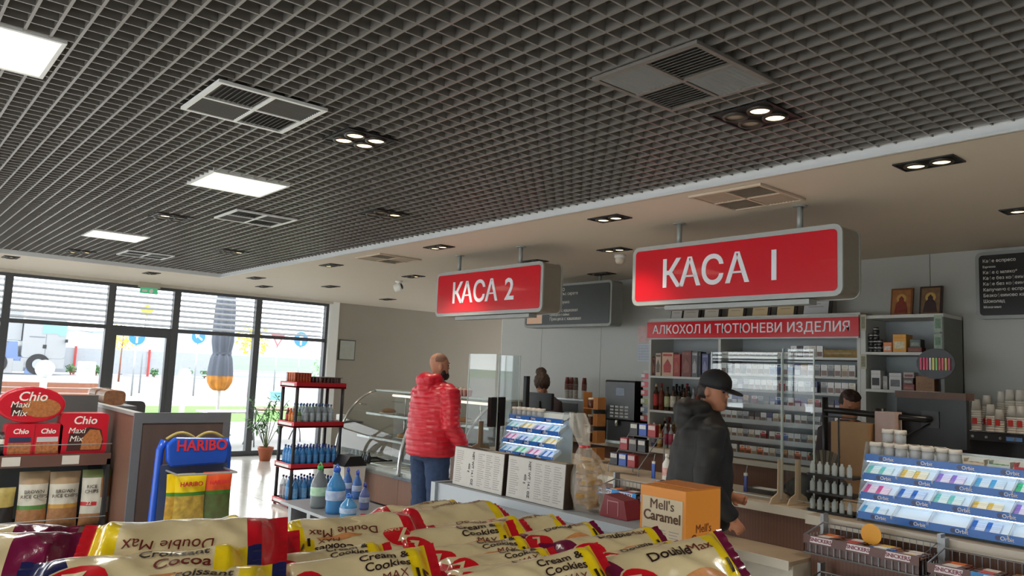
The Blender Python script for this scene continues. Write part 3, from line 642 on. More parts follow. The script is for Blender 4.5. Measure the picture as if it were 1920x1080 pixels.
# bottles
BP = {}
def bottle_mesh(kind):
    if kind in BP: return BP[kind]
    h, r, body, label_c, cap_c, capped = {
        'red_label': (.30, .037, (70, 32, 20), (200, 60, 55), (200, 180, 150), 1), 'amber': (.31, .036, (110, 48, 26), (120, 50, 40), (150, 40, 40), 1), 'green_label': (.27, .040, (60, 48, 34), (190, 195, 150), (40, 60, 40), 1),
        'white_label': (.28, .038, (70, 45, 30), (225, 220, 205), (40, 36, 34), 1), 'dark': (.30, .034, (26, 26, 28), (120, 110, 95), (20, 20, 22), 1), 'clear': (.27, .033, (150, 160, 165), (170, 60, 90), (190, 190, 195), 1), 'blue': (.27, .034, (70, 80, 140), (150, 150, 175), (200, 200, 205), 1), 'gold': (.26, .035, (150, 105, 50), (210, 190, 140), (170, 140, 70), 1)}[kind]
    r *= .88
    prof = [(r*.95, 0), (r, .008), (r, h*.16), (r+.0006, h*.161), (r+.0006, h*.5), (r, h*.501), (r, h*.6), (r*.82, h*.68), (r*.42, h*.76), (r*.38, h*.88), (r*.44, h*.881), (r*.44, h)]
    mm = [0, 0, 0, 1, 1, 1, 0, 0, 0, 0, 2, 2]
    BP[kind] = MB().lathe(prof, 12, mm=mm).mesh('bottle', [M('glass_'+kind, body, .12, var=.05, coat=.4), M('blabel_'+kind, label_c, .5, var=.25, scale=60), M('bcap_'+kind, cap_c, .35, metal=.2)]); return BP[kind]
def bottle(u, z, y, kind, label, grp, vv=760, s=1.): 
    o = put('bottle', bottle_mesh(kind), None, (at(u, vv, y=y).x, y, z), rs.uniform(0, 6), label=label, cat='bottle', group=grp); o.scale = (s, s, s); return o
KN = {'red_label': 'whisky bottle with a red and white label', 'amber': 'amber spirit bottle with a dark red label', 'green_label': 'squat spirit bottle with a pale green label', 'white_label': 'brown spirit bottle with a white label', 'dark': 'dark spirit bottle', 'clear': 'clear spirit bottle with a pink label', 'blue': 'blue spirit bottle', 'gold': 'gold spirit bottle with a cream label'}
for u, k in zip((1230, 1240, 1251, 1262), ('red_label', 'amber', 'green_label', 'white_label')): bottle(u, 1.368, YF+.06, k, KN[k]+' at the front of the upper bottle shelf', 'bottles on the upper bottle shelf')
for u, k in zip((1273, 1282, 1291, 1300, 1309, 1318, 1328, 1337), ('dark', 'white_label', 'dark', 'clear', 'amber', 'dark', 'white_label', 'gold')): bottle(u, 1.368, YF+.11, k, KN[k]+' farther along the upper bottle shelf', 'bottles on the upper bottle shelf', s=.95)
for u, k in zip((1268, 1279, 1288, 1300, 1314), ('dark', 'dark', 'amber', 'clear', 'dark')): bottle(u, 1.368, YF+.24, k, KN[k]+' behind others on the upper bottle shelf', 'bottles on the upper bottle shelf', s=1.02)
for u, k in zip((1226, 1237, 1248, 1258, 1268, 1278), ('blue', 'gold', 'clear', 'clear', 'white_label', 'amber')): bottle(u, .95, YF+.05, k, KN[k]+' at the front of the lower bottle shelf', 'bottles on the lower bottle shelf', 820)
for u, k in zip((1228, 1237, 1246, 1255, 1263, 1272, 1282, 1292), ('green_label', 'amber', 'red_label', 'amber', 'gold', 'dark', 'white_label', 'clear')): bottle(u, .95, YF+.22, k, KN[k]+' at the back of the lower bottle shelf', 'bottles on the lower bottle shelf', 820, 1.1)
# gift boxes on the left column
def gift(u0, u1, h, c, c2, label, y=YF+.03, d=.1):
    a = at(u0, 680, y=y).x; b = at(u1, 680, y=y).x
    t = thing('gift_box', label, 'gift box', ((a+b)/2, y, 1.76), group='spirit gift boxes'); w = b-a
    MB().box(-w/2, w/2, 0, d, 0, h).build('box_body', M('gift_%d_%d_%d' % c, c, .4, var=.08, scale=10), t, bevel=.003)
    MB().prism([(-w*.3, h*.15), (w*.3, h*.15), (w*.34, h*.45), (0, h*.72), (-w*.34, h*.45)], -.002, 0, 'y').build('box_print', M('giftp_%d_%d_%d' % c2, c2, .4, var=.4, scale=35), t, fix=True)
    MB().box(-w*.4, w*.4, -.002, 0, h*.84, h*.93).build('box_band', MATS['giftp_%d_%d_%d' % c2], t)
gift(1221, 1228, .22, (90, 44, 40), (170, 120, 90), 'narrow dark red gift box at the left end of the shelf')
gift(1229, 1239, .26, (190, 172, 150), (110, 95, 85), 'narrow beige gift box on the gift box shelf')
gift(1241, 1262, .27, (200, 160, 135), (190, 50, 45), 'pinkish beige gift box with a red print')
gift(1263, 1275, .25, (160, 45, 40), (190, 90, 70), 'plain red gift box next to the pinkish beige one')
gift(1278, 1296, .29, (112, 52, 46), (150, 90, 75), 'large maroon gift box with a faint print')
gift(1297, 1308, .285, (96, 96, 100), (190, 190, 192), 'grey gift box with a silver floral print')
gift(1309, 1314, .28, (28, 32, 40), (70, 72, 80), 'thin black gift box beside the silver-print one')
gift(1316, 1328, .26, (84, 88, 130), (150, 150, 190), 'slate blue gift box on the gift box shelf')
gift(1330, 1343, .27, (50, 58, 84), (110, 115, 140), 'dark blue gift box touching the shelf divider')
# framed certificates leaning on top of the big unit
for k, (u0, u1, vt, c) in enumerate(((1258, 1277, 578, (205, 205, 202)), (1281, 1308, 577, (196, 192, 182)), (1320, 1346, 575, (198, 192, 180)), (1364, 1392, 573, (214, 196, 160)), (1410, 1438, 571, (216, 194, 152)), (1456, 1487, 569, (218, 196, 150)), (1506, 1552, 563, (200, 204, 208)))):
    y = YF+.2; a = at(u0, 590, y=y).x; b = at(u1, 590, y=y).x; w = b-a; h = .23 if k < 6 else .25
    t = thing('framed_certificate', ['thin framed certificate at the far end of the row on the shelf unit', 'white framed certificate second in the row on the shelf unit', 'white framed certificate third in the row on the shelf unit', 'cream framed certificate with one white neighbour on the shelf unit', 'cream framed certificate in the middle of the cream ones on the shelf unit', 'cream framed certificate beside the big white one on the shelf unit', 'big white framed certificate on top of the shelf unit'][k], 'certificate', ((a+b)/2, y, ZTOP+.033), (-.18, 0, 0), group='certificates on the shelf unit')
    MB().box(-w/2-.012, w/2+.03, .004, .022, 0, h+.012).build('frame', M('frame_black', (36, 34, 34), .4), t); MB().box(-w/2, w/2, .0, .004, .012, h).build('paper', M('paper%d' % k, c, .6, var=.02), t)
    q = MB()
    for i in range(4): q.box(-w*.3, w*.3*(.6 if i % 2 else 1), -.001, 0, h*(.35+i*.13), h*(.35+i*.13)+.006)
    q.build('print', M('print_grey', (150, 145, 140), .6), t, kind='stuff')
# two framed icons (plain stand-ins)
for k, (u0, u1, c, c2, h) in enumerate(((1668, 1709, (182, 128, 70), (120, 60, 40), .265), (1722, 1764, (74, 52, 44), (150, 120, 80), .27))):
    y = YF+.2; a = at(u0, 560, y=y).x; b = at(u1, 560, y=y).x; w = b-a
    t = thing('framed_icon', ['gold-brown framed icon leaning on the narrow shelf unit', 'dark brown framed icon with a pale halo on the narrow shelf unit'][k], 'framed picture', ((a+b)/2, y, ZTOP+.003), (-.15, 0, 0))
    MB().box(-w/2, w/2, .003, .03, 0, h).build('frame', M('iconf%d' % k, (120, 78, 45) if k == 0 else (50, 34, 30), .4), t); MB().box(-w/2+.016, w/2-.016, 0, .003, .016, h-.016).build('picture', M('iconp%d' % k, c, .5, var=.3, scale=25, rgb2=c2), t)
    MB().prism([(.045*math.cos(i*.42), h*.62+.045*math.sin(i*.42)) for i in range(15)], -.002, 0, 'y').build('halo', M('halo', (205, 170, 100), .4, metal=.3), t, fix=True)
    MB().prism([(-.06, .03), (.06, .03), (.045, .12), (.02, h*.55), (.022, h*.62), (0, h*.72), (-.022, h*.62), (-.02, h*.55), (-.045, .12)], -.004, -.002, 'y').build('robe', M('robe%d' % k, (150, 60, 45) if k == 0 else (70, 50, 50), .6, var=.3, scale=30), t, fix=True)
# goods on the narrow unit
def gbox(name, u0, u1, z, h, c, label, cat='box', d=.09, y=YF+.03, c2=None, vv=650, txt=None):
    a = at(u0, vv, y=y).x; b = at(u1, vv, y=y).x; w = b-a; t = thing(name, label, cat, ((a+b)/2, y, z))
    MB().box(-w/2, w/2, 0, d, 0, h).build('box_body', M('gb_%d_%d_%d' % c, c, .45, var=.08, scale=15), t, bevel=.003)
    MB().box(-w*.38, w*.38, -.0015, 0, h*.2, h*.6).build('box_print', M('gbp_%d_%d_%d' % (c2 or (200, 200, 195)), c2 or (200, 200, 195), .5, var=.4, scale=50), t)
    MB().box(-w/2+.002, w/2-.002, -.001, d-.002, h*.8, h*.81).build('lid_seam', m_shelfd, t)
    return t
def jars(u, z, n, c, label, vv=650):
    y = YF+.06
    for i in range(n):
        put('jar', MB().lathe([(.026, 0), (.028, .005), (.028, .035), (.022, .042), (.024, .043), (.024, .056)], 12, mm=[0, 0, 1, 1, 2, 2]).mesh('jar', [M('jar_dark', (34, 34, 36), .3), M('jar_label', (190, 190, 188), .5), M('jar_lid', (60, 60, 64), .35)]), None, (at(u, vv, y=y).x, y, z+i*.0575), 0, label=label, cat='jar', group=label)
jars(1634, 2.05, 3, None, 'small black jar with a white lid band in the stack on the narrow unit'); jars(1643, 2.05, 4, None, 'small black jar in the taller stack on the narrow unit'); jars(1650, 2.05, 2, None, 'small dark jar beside the orange packet on the narrow unit')
gbox('tea_box', 1656, 1672, 2.05, .09, (226, 130, 70), 'small orange and white packet on the narrow unit', c2=(235, 225, 215))
gbox('tea_box', 1674, 1699, 2.05, .16, (222, 156, 50), 'bright yellow-orange box on the narrow unit', c2=(240, 225, 190), d=.14)
gbox('tea_box', 1702, 1728, 2.05, .045, (120, 52, 44), 'flat dark red box on the narrow unit', c2=(150, 90, 70))
gbox('tea_box', 1706, 1726, 2.095, .07, (88, 96, 92), 'grey-green box on top of the flat dark red box', c2=(150, 160, 150))
gbox('carton', 1633, 1651, 1.715, .17, (214, 214, 212), 'white carton with black print on the narrow unit', c2=(50, 50, 52), vv=720)
gbox('carton', 1655, 1664, 1.715, .12, (150, 150, 148), 'small grey carton between two white cartons', vv=720)
gbox('carton', 1667, 1690, 1.715, .15, (212, 212, 214), 'white patterned carton on the narrow unit', c2=(120, 120, 126), vv=720)
gbox('carton', 1693, 1714, 1.715, .055, (140, 70, 66), 'small reddish box on the narrow unit', c2=(190, 130, 120), vv=720)
gbox('carton', 1693, 1712, 1.77, .055, (100, 84, 84), 'small brown-grey box on top of the reddish box', c2=(190, 185, 180), vv=720)
gbox('carton', 1694, 1714, 1.825, .05, (186, 180, 178), 'small pale box topping the reddish and brown-grey boxes', c2=(150, 80, 80), vv=720)
t = gbox('paper_bag', 1717, 1752, 1.715, .13, (150, 106, 66), 'brown paper bag on the narrow unit', 'bag', vv=720, c2=(160, 115, 74))
# bank note stickers on the upright
for k, (v0, v1) in enumerate(((591, 622), (626, 654))):
    y = YF-.004; a = at(1751, v0, y=y); b = at(1767, v1, y=y)
    o = MB().box(a.x-.0, b.x, -.002, .0, b.z, a.z).box(a.x+.01, b.x-.012, -.003, -.002, b.z+.03, a.z-.03, 1).build('banknote_poster', [M('note_green', (160, 178, 160), .6, var=.2, scale=40), M('note_green2', (120, 150, 130), .6, var=.3, scale=60)], None, (0, y, 0), label=['pale green banknote-like sticker at the top of the narrow unit upright', 'second pale green sticker below the first on the narrow unit upright'][k], cat='sticker')
for k, (u0, u1, v0, v1) in enumerate(((1613, 1624, 590, 620), (1613, 1625, 664, 692))):
    y = YF-.015; a = at(u0, v0, y=y); b = at(u1, v1, y=y)
    MB().box(a.x, b.x, -.002, 0, b.z, a.z).box(a.x+.01, b.x-.01, -.003, -.002, b.z+.02, a.z-.02, 1).build('notice', [M('notice_beige', (188, 184, 160), .6, var=.1), M('notice_grey', (150, 150, 130), .6, var=.3, scale=60)], None, (0, y, 0), label=['beige notice stuck at the end of the red board', 'beige notice stuck on the upright beside the tobacco shelves'][k], cat='notice')
# round vape display hanging on the narrow unit
y = YF-.06; a = at(1754, 682, y=y); t = thing('vape_display', 'round black display card with a row of coloured sticks hanging on the narrow unit', 'display', (a.x, y, a.z-.14))
MB().prism([(.155*math.cos(i*.3307), .14+.13*math.sin(i*.3307)) for i in range(19)], 0, .012, 'y').build('card', M('card_dark', (42, 42, 46), .35), t, fix=True)
for i, c in enumerate(((214, 40, 90), (220, 50, 100), (205, 40, 80), (220, 225, 225), (235, 225, 110), (130, 200, 110), (225, 70, 80), (220, 90, 100), (210, 190, 90), (205, 60, 90))):
    MB().rbox(-.122+i*.025, -.106+i*.025, -.012, 0, .085, .19, .006, 0, 2, 'y').build('stick', M('stick%d' % i, c, .3), t)
# wall calendar and blister strip left of the unit
y = YW-.004; a = at(1197, 611, y=y); b = at(1219, 642, y=y); c = at(1197, 645, y=y); d = at(1217, 678, y=y)
t = thing('wall_calendar', 'paper wall calendar with a pink picture beside the red-signed shelf unit', 'calendar', ((a.x+b.x)/2, y, d.z)); w = (b.x-a.x)/2
MB().box(-w, w, -.004, 0, b.z-d.z, a.z-d.z).build('picture', M('cal_pic', (200, 190, 188), .5, var=.4, scale=14, rgb2=(190, 130, 125)), t); MB().box(-w, w, -.003, .001, 0, c.z-d.z).build('date_sheet', M('cal_sheet', (200, 206, 214), .6), t)
q = MB()
for i in range(6): q.box(-w*.9, w*.9, -.004, -.003, .02+i*.035, .024+i*.035)
for i in range(8): q.box(-w*.9+i*w*.25, -w*.9+i*w*.25+.004, -.004, -.003, .02, .2)
q.build('date_lines', M('cal_line', (150, 160, 185), .6), t, kind='stuff')
y = YF-.0; a = at(1207, 695, y=y); b = at(1207, 790, y=y); t = thing('blister_strip', 'hanging strip of red and white blister packs beside the bottle shelves', 'display strip', (X0-.056, y+.02, b.z))
MB().box(-.045, .045, .008, .014, 0, a.z-b.z).build('strip_back', m_shelfw, t)
for i in range(6):
    hh = (a.z-b.z)/6; c = [(195, 60, 75), (210, 70, 85), (200, 65, 80), (150, 160, 90), (110, 130, 160), (170, 70, 80)][5-i]
    MB().box(-.05, .055, -.02, .008, i*hh+.004, i*hh+hh*.7).box(-.05, .0, -.021, -.02, i*hh+.02, i*hh+hh*.6, 1).build('blister_pack', [M('blist%d' % i, c, .3), M('blist_w', (220, 220, 220), .3)], t)
# ================================================================== refrigerated display case
m_chrome = M('chrome', (190, 192, 192), .2, metal=.8, var=.02)
m_cglass = glass('case_glass', (244, 248, 246), refl=1.2, tint=.96)
CX0, CX1, CY0, CY1 = -9.55, -6.78, 5.04, 5.98
dc = thing('display_case', 'curved-glass refrigerated display case with light wood base and steel rails', 'display case', (CX0, CY0, 0))
W_ = CX1-CX0; D_ = CY1-CY0; ZR = .45
jn = [0, 1.62, W_]
for a, b in zip(jn, jn[1:]): MB().box(a+.003, b-.003, .02, D_, .08, ZR-.035).build('base_panel', m_woodl, dc)
MB().box(0.02, W_, .06, D_, 0, .08).build('plinth', m_dark, dc); MB().box(0, W_, 0, D_, ZR-.035, ZR).build('steel_rail', m_chrome, dc)
arc = [(.02, ZR+.0)]+[(.02+.66*(1-math.cos(t)), ZR+.02+.93*math.sin(t)) for t in [i*1.45/10 for i in range(11)]]
for k, x in enumerate((0.0, 1.60, W_-.02)):
    MB().tube([(x+.01, p[0], p[1]) for p in arc], .018 if k != 1 else .026, 8).build('glass_rib', m_chrome, dc)
for a, b in ((.02, 1.585), (1.63, W_-.02)):
    def cf(u, v):
        i = min(int(v*11), 10); f = v*11-i; p = arc[i]; q = arc[i+1]; return Vector((a+(b-a)*u, p[0]*(1-f)+q[0]*f, p[1]*(1-f)+q[1]*f))
    MB().grid(cf, 1, 11).build('front_glass', m_cglass, dc)
for x in (.01, W_-.01):
    MB().add([(x, p[0], p[1]) for p in arc]+[(x, D_, arc[-1][1]), (x, D_, ZR)], [tuple(range(14))]).build('side_glass', m_cglass, dc)
top = arc[-1]
MB().box(0, W_, top[0]-.01, D_, top[1], top[1]+.02).build('top_plate', M('case_top', (180, 190, 184), .25), dc)
MB().box(.02, W_-.02, D_-.03, D_, ZR, top[1]).build('rear_panel', M('case_rear', (120, 112, 100), .5), dc)
MB().box(.03, W_-.03, .06, D_-.04, ZR, ZR+.03).build('deck', M('deck_white', (226, 230, 232), .2), dc)
for z, y0 in ((.78, .34), (1.08, .46)):
    sh = MB().box(.03, W_-.03, y0, D_-.04, z, z+.012).build('inner_shelf', clear('shelf_glass', (150, 150, 140), .55), dc)
    MB().box(.03, W_-.03, y0-.012, y0, z-.008, z+.02).build('shelf_edge', m_chrome, sh)
for x in (.55, 2.2): MB().cyl((x, .75, ZR+.03), (x, .75, top[1]), .012, n=6).build('shelf_post', m_chrome, dc)
MB().cyl((.3, .70, top[1]-.05), (2.6, .70, top[1]-.05), .016, n=8).build('light_tube', M('case_tube', (255, 240, 215), .4, emit=.8), dc)
# trays and bottles inside the case
for k, (x, c) in enumerate(((-9.1, (40, 36, 36)), (-8.55, (228, 232, 232)), (-8.0, (228, 232, 232)), (-7.45, (228, 232, 232)), (-7.02, (60, 52, 48)))):
    t = thing('food_tray', ['black food tray at the left end of the display case', 'white food tray next to the black one in the display case', 'white food tray by the middle rib of the display case', 'white food tray behind the man in red in the display case', 'dark food tray at the far end of the display case'][k], 'tray', (x, 5.36, ZR+.031), 0, 'trays in the display case')
    MB().rbox(-.22, .22, -.2, .2, 0, .012, .05, 0, 3, 'z').build('tray_base', M('tray_%d' % c[0], c, .25), t); MB().tube([(-.2, -.2, .02), (.2, -.2, .02), (.22, 0, .02), (.2, .2, .02), (-.2, .2, .02), (-.22, 0, .02), (-.2, -.2, .02)], .012, 6).build('tray_rim', MATS['tray_%d' % c[0]], t)
sb = MB().lathe([(.03, 0), (.032, .01), (.032, .07), (.012, .1), (.012, .13)], 10, mm=[0, 0, 0, 0, 1]).mesh('small_bottle', [M('small_bottle_dark', (36, 38, 46), .2), M('small_bottle_cap', (20, 20, 24), .4)])
for i in range(6): put('small_bottle', sb, None, (-9.38+i*.1, 5.2+ (i % 2)*.0, ZR+.044 if -9.38+i*.1 > -9.33 and -9.38+i*.1 < -8.87 else ZR+.031), 0, label='small dark bottle in the front row of the display case', cat='bottle', group='small dark bottles in the display case')
for i, c in enumerate(((150, 96, 50), (190, 140, 80), (120, 70, 40), (200, 170, 120), (170, 110, 60), (140, 80, 50))):
    t = thing('pastry_plate', 'pastry on a plate on the %s glass shelf of the display case, %s' % (('upper', 'lower')[i % 2], ('dark golden', 'pale golden', 'dark brown', 'creamy', 'amber', 'chestnut')[i]), 'pastry', (-9.2+i*.43, 5.65, (.792, 1.092)[1-i % 2]), 0, 'pastries in the display case')
    MB().lathe([(.06, 0), (.13, .015), (.125, .018)], 18).build('plate', m_white, t)
    MB().lathe([(.08, .016), (.1, .03), (.09, .06), (.03, .08), (.001, .082)], 14, cap=False).build('pastry', M('pastry%d' % i, c, .6, var=.3, scale=30, bump=.4), t)
# things on top of the case behind the man in red
a = at(868, 738, y=5.8)
for i in range(4):
    put('sweet_cup', MB().lathe([(.028, 0), (.036, .07), (.038, .075), (.02, .1), (.001, .105)], 10, mm=[0, 0, 1, 1, 1], cap=False).mesh('sweet_cup', [M('cup_pink', (205, 150, 140), .5), M('cup_cream', (225, 210, 195), .5)]), None, (a.x-.12+i*.085, 5.8, top[1]+.021), 0, label='small pink and cream treat cup on the display case top', cat='cup', group='treat cups on the display case')
# ================================================================== red and black drinks rack
RX0, RX1, RY0, RY1 = -9.33, -8.86, 4.13, 4.80
rk = thing('drinks_rack', 'black-posted drinks rack with red trays beside the display case', 'rack', (RX0, RY0, 0))
m_rr = M('rack_red', (196, 32, 46), .35); m_rb = M('rack_black', (40, 40, 46), .4); m_rw = M('rack_white', (226, 220, 218), .4)
RZ = (.07, .50, 1.0, 1.48)
w = RX1-RX0; d = RY1-RY0
for z in RZ:
    tr_ = MB().box(0, w, 0, d, z-.045, z-.03).box(0, w, 0, .012, z-.05, z+.02).box(0, w, d-.012, d, z-.05, z+.02).box(0, .012, .012, d-.012, z-.05, z+.02).box(w-.012, w, .012, d-.012, z-.05, z+.02).build('tray', m_rr, rk)
    MB().box(.04, w-.06, -.003, 0, z-.03, z+.004).build('tray_stripe', m_rw, tr_)
for x in (.03, w-.03):
    for y in (.03, d-.03): MB().cyl((x, y, 0), (x, y, 1.44), .022, n=8).build('post', m_rb, rk)
# bottles on the rack
def drink_mesh(name, h, r, body, cap, lab, al=.85):
    prof = [(r*.9, 0), (r, .012), (r*.94, h*.2), (r, h*.25), (r*.95, h*.45), (r, h*.6), (r*.8, h*.72), (r*.32, h*.88), (r*.32, h*.92), (r*.38, h*.921), (r*.38, h)]
    return MB().lathe(prof, 10, mm=[0, 0, 0, 1, 1, 0, 0, 0, 0, 2, 2]).mesh(name, [clear('db_'+name, body, al), M('dl_'+name, lab, .4, var=.3, scale=40), M('dc_'+name, cap, .4)])
dm = {'still': drink_mesh('water_still', .25, .034, (60, 150, 225), (30, 60, 150), (90, 160, 230)), 'clear': drink_mesh('water_clear', .26, .035, (185, 205, 215), (70, 110, 170), (200, 215, 225), .6), 'orange': drink_mesh('soda_orange', .2, .03, (215, 110, 40), (200, 60, 40), (225, 140, 50)), 'red': drink_mesh('soda_red', .2, .03, (90, 30, 30), (190, 40, 40), (190, 50, 50)), 'green': drink_mesh('soda_green', .2, .03, (120, 150, 90), (60, 120, 60), (190, 200, 180)), 'grey': drink_mesh('water_grey', .31, .04, (150, 160, 170), (90, 60, 80), (170, 160, 165), .6), 'big': drink_mesh('water_big', .31, .04, (70, 150, 220), (30, 60, 150), (110, 170, 225))}
def rack_fill(z, rows, kinds, dx, dy, desc, grp, y0=.06, x0=.09):
    for i in range(rows[0]):
        for j in range(rows[1]):
            k = kinds(i, j)
            if k: put('drink_bottle', dm[k], None, (RX0+x0+i*dx, RY0+y0+.03+j*dy, z-.029), rs.uniform(0, 6), label='%s bottle on the %s of the red and black rack' % ({'still': 'blue water', 'clear': 'clear water', 'orange': 'orange soda', 'red': 'dark red soda', 'green': 'pale green soda', 'grey': 'grey-tinted large water', 'big': 'large blue water'}[k], desc), cat='bottle', group=grp)
rack_fill(RZ[2], (5, 7), lambda i, j: ('red', 'orange', 'orange', 'green', 'green')[i] if j == 0 else (None if j == 6 and i == 4 else ('clear' if j < 6 else None)), .08, .084, 'second highest tray', 'bottles on the second tray')
rack_fill(RZ[1], (5, 7), lambda i, j: 'still', .08, .084, 'third highest tray', 'bottles on the third tray')
rack_fill(RZ[0], (5, 5), lambda i, j: 'grey' if i < 2 else 'big', .085, .118, 'lowest tray', 'bottles on the lowest tray')
# shrink-wrapped cans on the top tray
for k, (x0, x1, y0, y1, h, c, c2, lb) in enumerate(((.04, .3, .05, .28, .17, (196, 96, 50), (225, 150, 90), 'tall orange can multipack on the top tray of the red and black rack'), (.06, .42, .34, .64, .125, (96, 70, 62), (176, 150, 140), 'low brown can tray pack on the top of the red and black rack'))):
    t = thing('can_pack', lb, 'drinks pack', (RX0, RY0, RZ[3]-.029), 0)
    n = 6; m = 4; cw = (x1-x0)/m; ch = (y1-y0)/n
    cme = MB().lathe([(.017, 0), (.021, .006), (.021, h-.03), (.017, h-.02)], 10, mm=[1, 0, 1, 1]).mesh('can', [M('can%d' % k, c, .35, var=.3, scale=40), M('canm%d' % k, c2, .3, metal=.3)])
    for i in range(m):
        for j in range(n): put('can', cme, t, (x0+(i+.5)*cw, y0+(j+.5)*ch, .012))
    MB().box(x0, x1, y0, y1, 0, .012).box(x0, x1, y0, y1, h-.016, h-.008).build('card_tray', M('cardt%d' % k, c, .6), t)
# demijohn bottles and bin beside the rack
def jug(u, v, h, r, c, capc, label, al=.8):
    p = at(u, v, z=.2); t = thing('water_jug', label, 'water jug', (p.x, p.y, .2), 0, 'big water bottles on the floor')
    MB().lathe([(r*.9, 0), (r, .03), (r*.95, h*.25), (r, h*.3), (r*.95, h*.45), (r, h*.55), (r*.9, h*.64), (r*.35, h*.86), (r*.3, h*.92)], 16).build('jug_body', clear('jug_%d_%d' % (c[0], c[1]), c, al), t)
    MB().lathe([(r+.002, h*.3), (r+.003, h*.31), (r+.003, h*.5), (r+.002, h*.51)], 16, cap=False).build('jug_label', M('jugl_%d' % capc[1], (200, 215, 210), .5, var=.5, scale=14, rgb2=capc), t)
    MB().lathe([(r*.36, h*.92), (r*.36, h)], 12).build('jug_cap', M('jugc_%d' % capc[1], capc, .4), t); MB().tube([(-r*.4, 0, h*.9), (-r*.5, 0, h*1.0), (0, 0, h*1.08), (r*.5, 0, h*1.0), (r*.4, 0, h*.9)], .008, 6).build('jug_handle', MATS['jugc_%d' % capc[1]], t)
cr_ = at(640, 950, z=.2); t = thing('bottle_crate', 'low grey plastic crate under the big water jugs', 'crate', (cr_.x, cr_.y, 0))
MB().box(-.62, .62, -.42, .42, .17, .2).build('crate_top', m_grey, t)
for x_ in (-.46, 0, .46): MB().box(x_-.04, x_+.04, -.38, .38, 0, .17).build('crate_foot', m_grey, t)
jug(596, 952, .44, .088, (130, 140, 145), (60, 170, 80), 'big grey water jug with a green cap on the crate')
jug(627, 962, .46, .1, (60, 145, 215), (30, 90, 200), 'big blue water jug with a blue cap on the crate')
jug(652, 975, .24, .085, (90, 165, 225), (40, 110, 205), 'squat blue water jug in front of the narrow jugs')
jug(668, 935, .30, .055, (70, 120, 200), (35, 70, 190), 'narrow blue water jug at the crate end'); jug(650, 930, .31, .055, (70, 120, 200), (35, 70, 190), 'narrow blue water jug beside the big blue one'); jug(682, 955, .26, .055, (110, 125, 190), (45, 60, 160), 'violet-blue water jug at the end of the crate')
p = at(575, 962, z=0); t = thing('pedal_bin', 'white waste bin with a black swing lid behind the water jugs', 'bin', (-8.72, 4.84, 0))
MB().prism([(-.12, 0), (.12, 0), (.15, .5), (-.15, .5)], -.14, .14, 'x').build('bin_body', m_white, t, fix=True); MB().prism([(-.16, .5), (.16, .5), (.08, .62), (-.08, .62)], -.15, .15, 'x').build('bin_lid', m_dark, t, fix=True)
# ================================================================== potted plant by the glazing
p = at(490, 862, z=0); t = thing('potted_plant', 'feathery green plant in a terracotta pot before the glazing', 'plant', (p.x+.15, p.y, 0))
MB().lathe([(.09, 0), (.13, .2), (.14, .2), (.14, .24), (.12, .24), (.115, .2)], 18).build('pot', M('terracotta', (176, 98, 66), .7), t); MB().lathe([(.001, .2), (.115, .2)], 18, cap=False).build('soil', M('soil', (60, 46, 38), .9), t, fix=True)
st = MB(); rp = random.Random(5); tips = []
for i in range(9):
    a = rp.uniform(0, 6.28); q = rp.uniform(.1, .42); h = rp.uniform(.45, .95)
    st.tube([(0, 0, .2), (math.cos(a)*q*.4, math.sin(a)*q*.4, .2+h*.6), (math.cos(a)*q, math.sin(a)*q, .2+h)], [.008, .006, .003], 5); tips.append((math.cos(a)*q, math.sin(a)*q, .2+h, math.cos(a)*q*.4, math.sin(a)*q*.4, .2+h*.6))
st.build('stem', M('plant_stem', (96, 110, 62), .7), t)
lm = MB()
for x1, y1, z1, x0, y0, z0 in tips:
    for k in range(60):
        f = rp.random(); c = Vector((x0+(x1-x0)*f, y0+(y1-y0)*f, z0+(z1-z0)*f)); dd = Vector((rp.gauss(0, 1), rp.gauss(0, 1), rp.gauss(0, .5))).normalized()*rp.uniform(.06, .16); n = dd.cross(Vector((0, 0, 1))).normalized()*.016
        lm.add([c, c+dd*.5+n, c+dd, c+dd*.5-n], [(0, 1, 2, 3)])
lm.build('foliage', M('plant_leaf', (104, 158, 84), .6, var=.3, scale=6), t, kind='stuff')
# ================================================================== seating corner
def cafe_table(x, y, w, l, z, c, label, leg=True):
    t = thing('cafe_table', label, 'table', (x, y, 0)); MB().rbox(-w, w, -l, l, z-.035, z, .03, 0, 2, 'z').build('table_top', M('table_%d' % c[0], c, .35, wave=3, scale=3, stretch=(1, 5, 1)), t)
    MB().cyl((0, 0, .03), (0, 0, z-.035), .035, n=10).build('table_column', m_grey, t); MB().lathe([(.24, 0), (.22, .02), (.05, .035)], 16).build('table_foot', m_grey, t); return t
p = at(672, 743, z=1.02); cafe_table(p.x, p.y, .35, .55, 1.02, (168, 122, 92), 'tall wooden bar table behind the display case by the taupe wall')
p = at(655, 790, z=.75); cafe_table(p.x-.3, p.y, .3, .3, .75, (70, 62, 58), 'low dark table behind the drinks rack')
t = thing('napkin_box', 'white napkin box on the low dark table', 'box', (p.x-.3, p.y, .75)); MB().box(-.09, .09, -.06, .06, 0, .1).build('box_body', m_white, t, bevel=.008); MB().grid(lambda u, v: Vector((-.05+.1*u, -.01+.02*v, .1+.05*math.sin(u*3.1)*math.sin(v*3.1))), 6, 3).build('napkin', m_white, t)
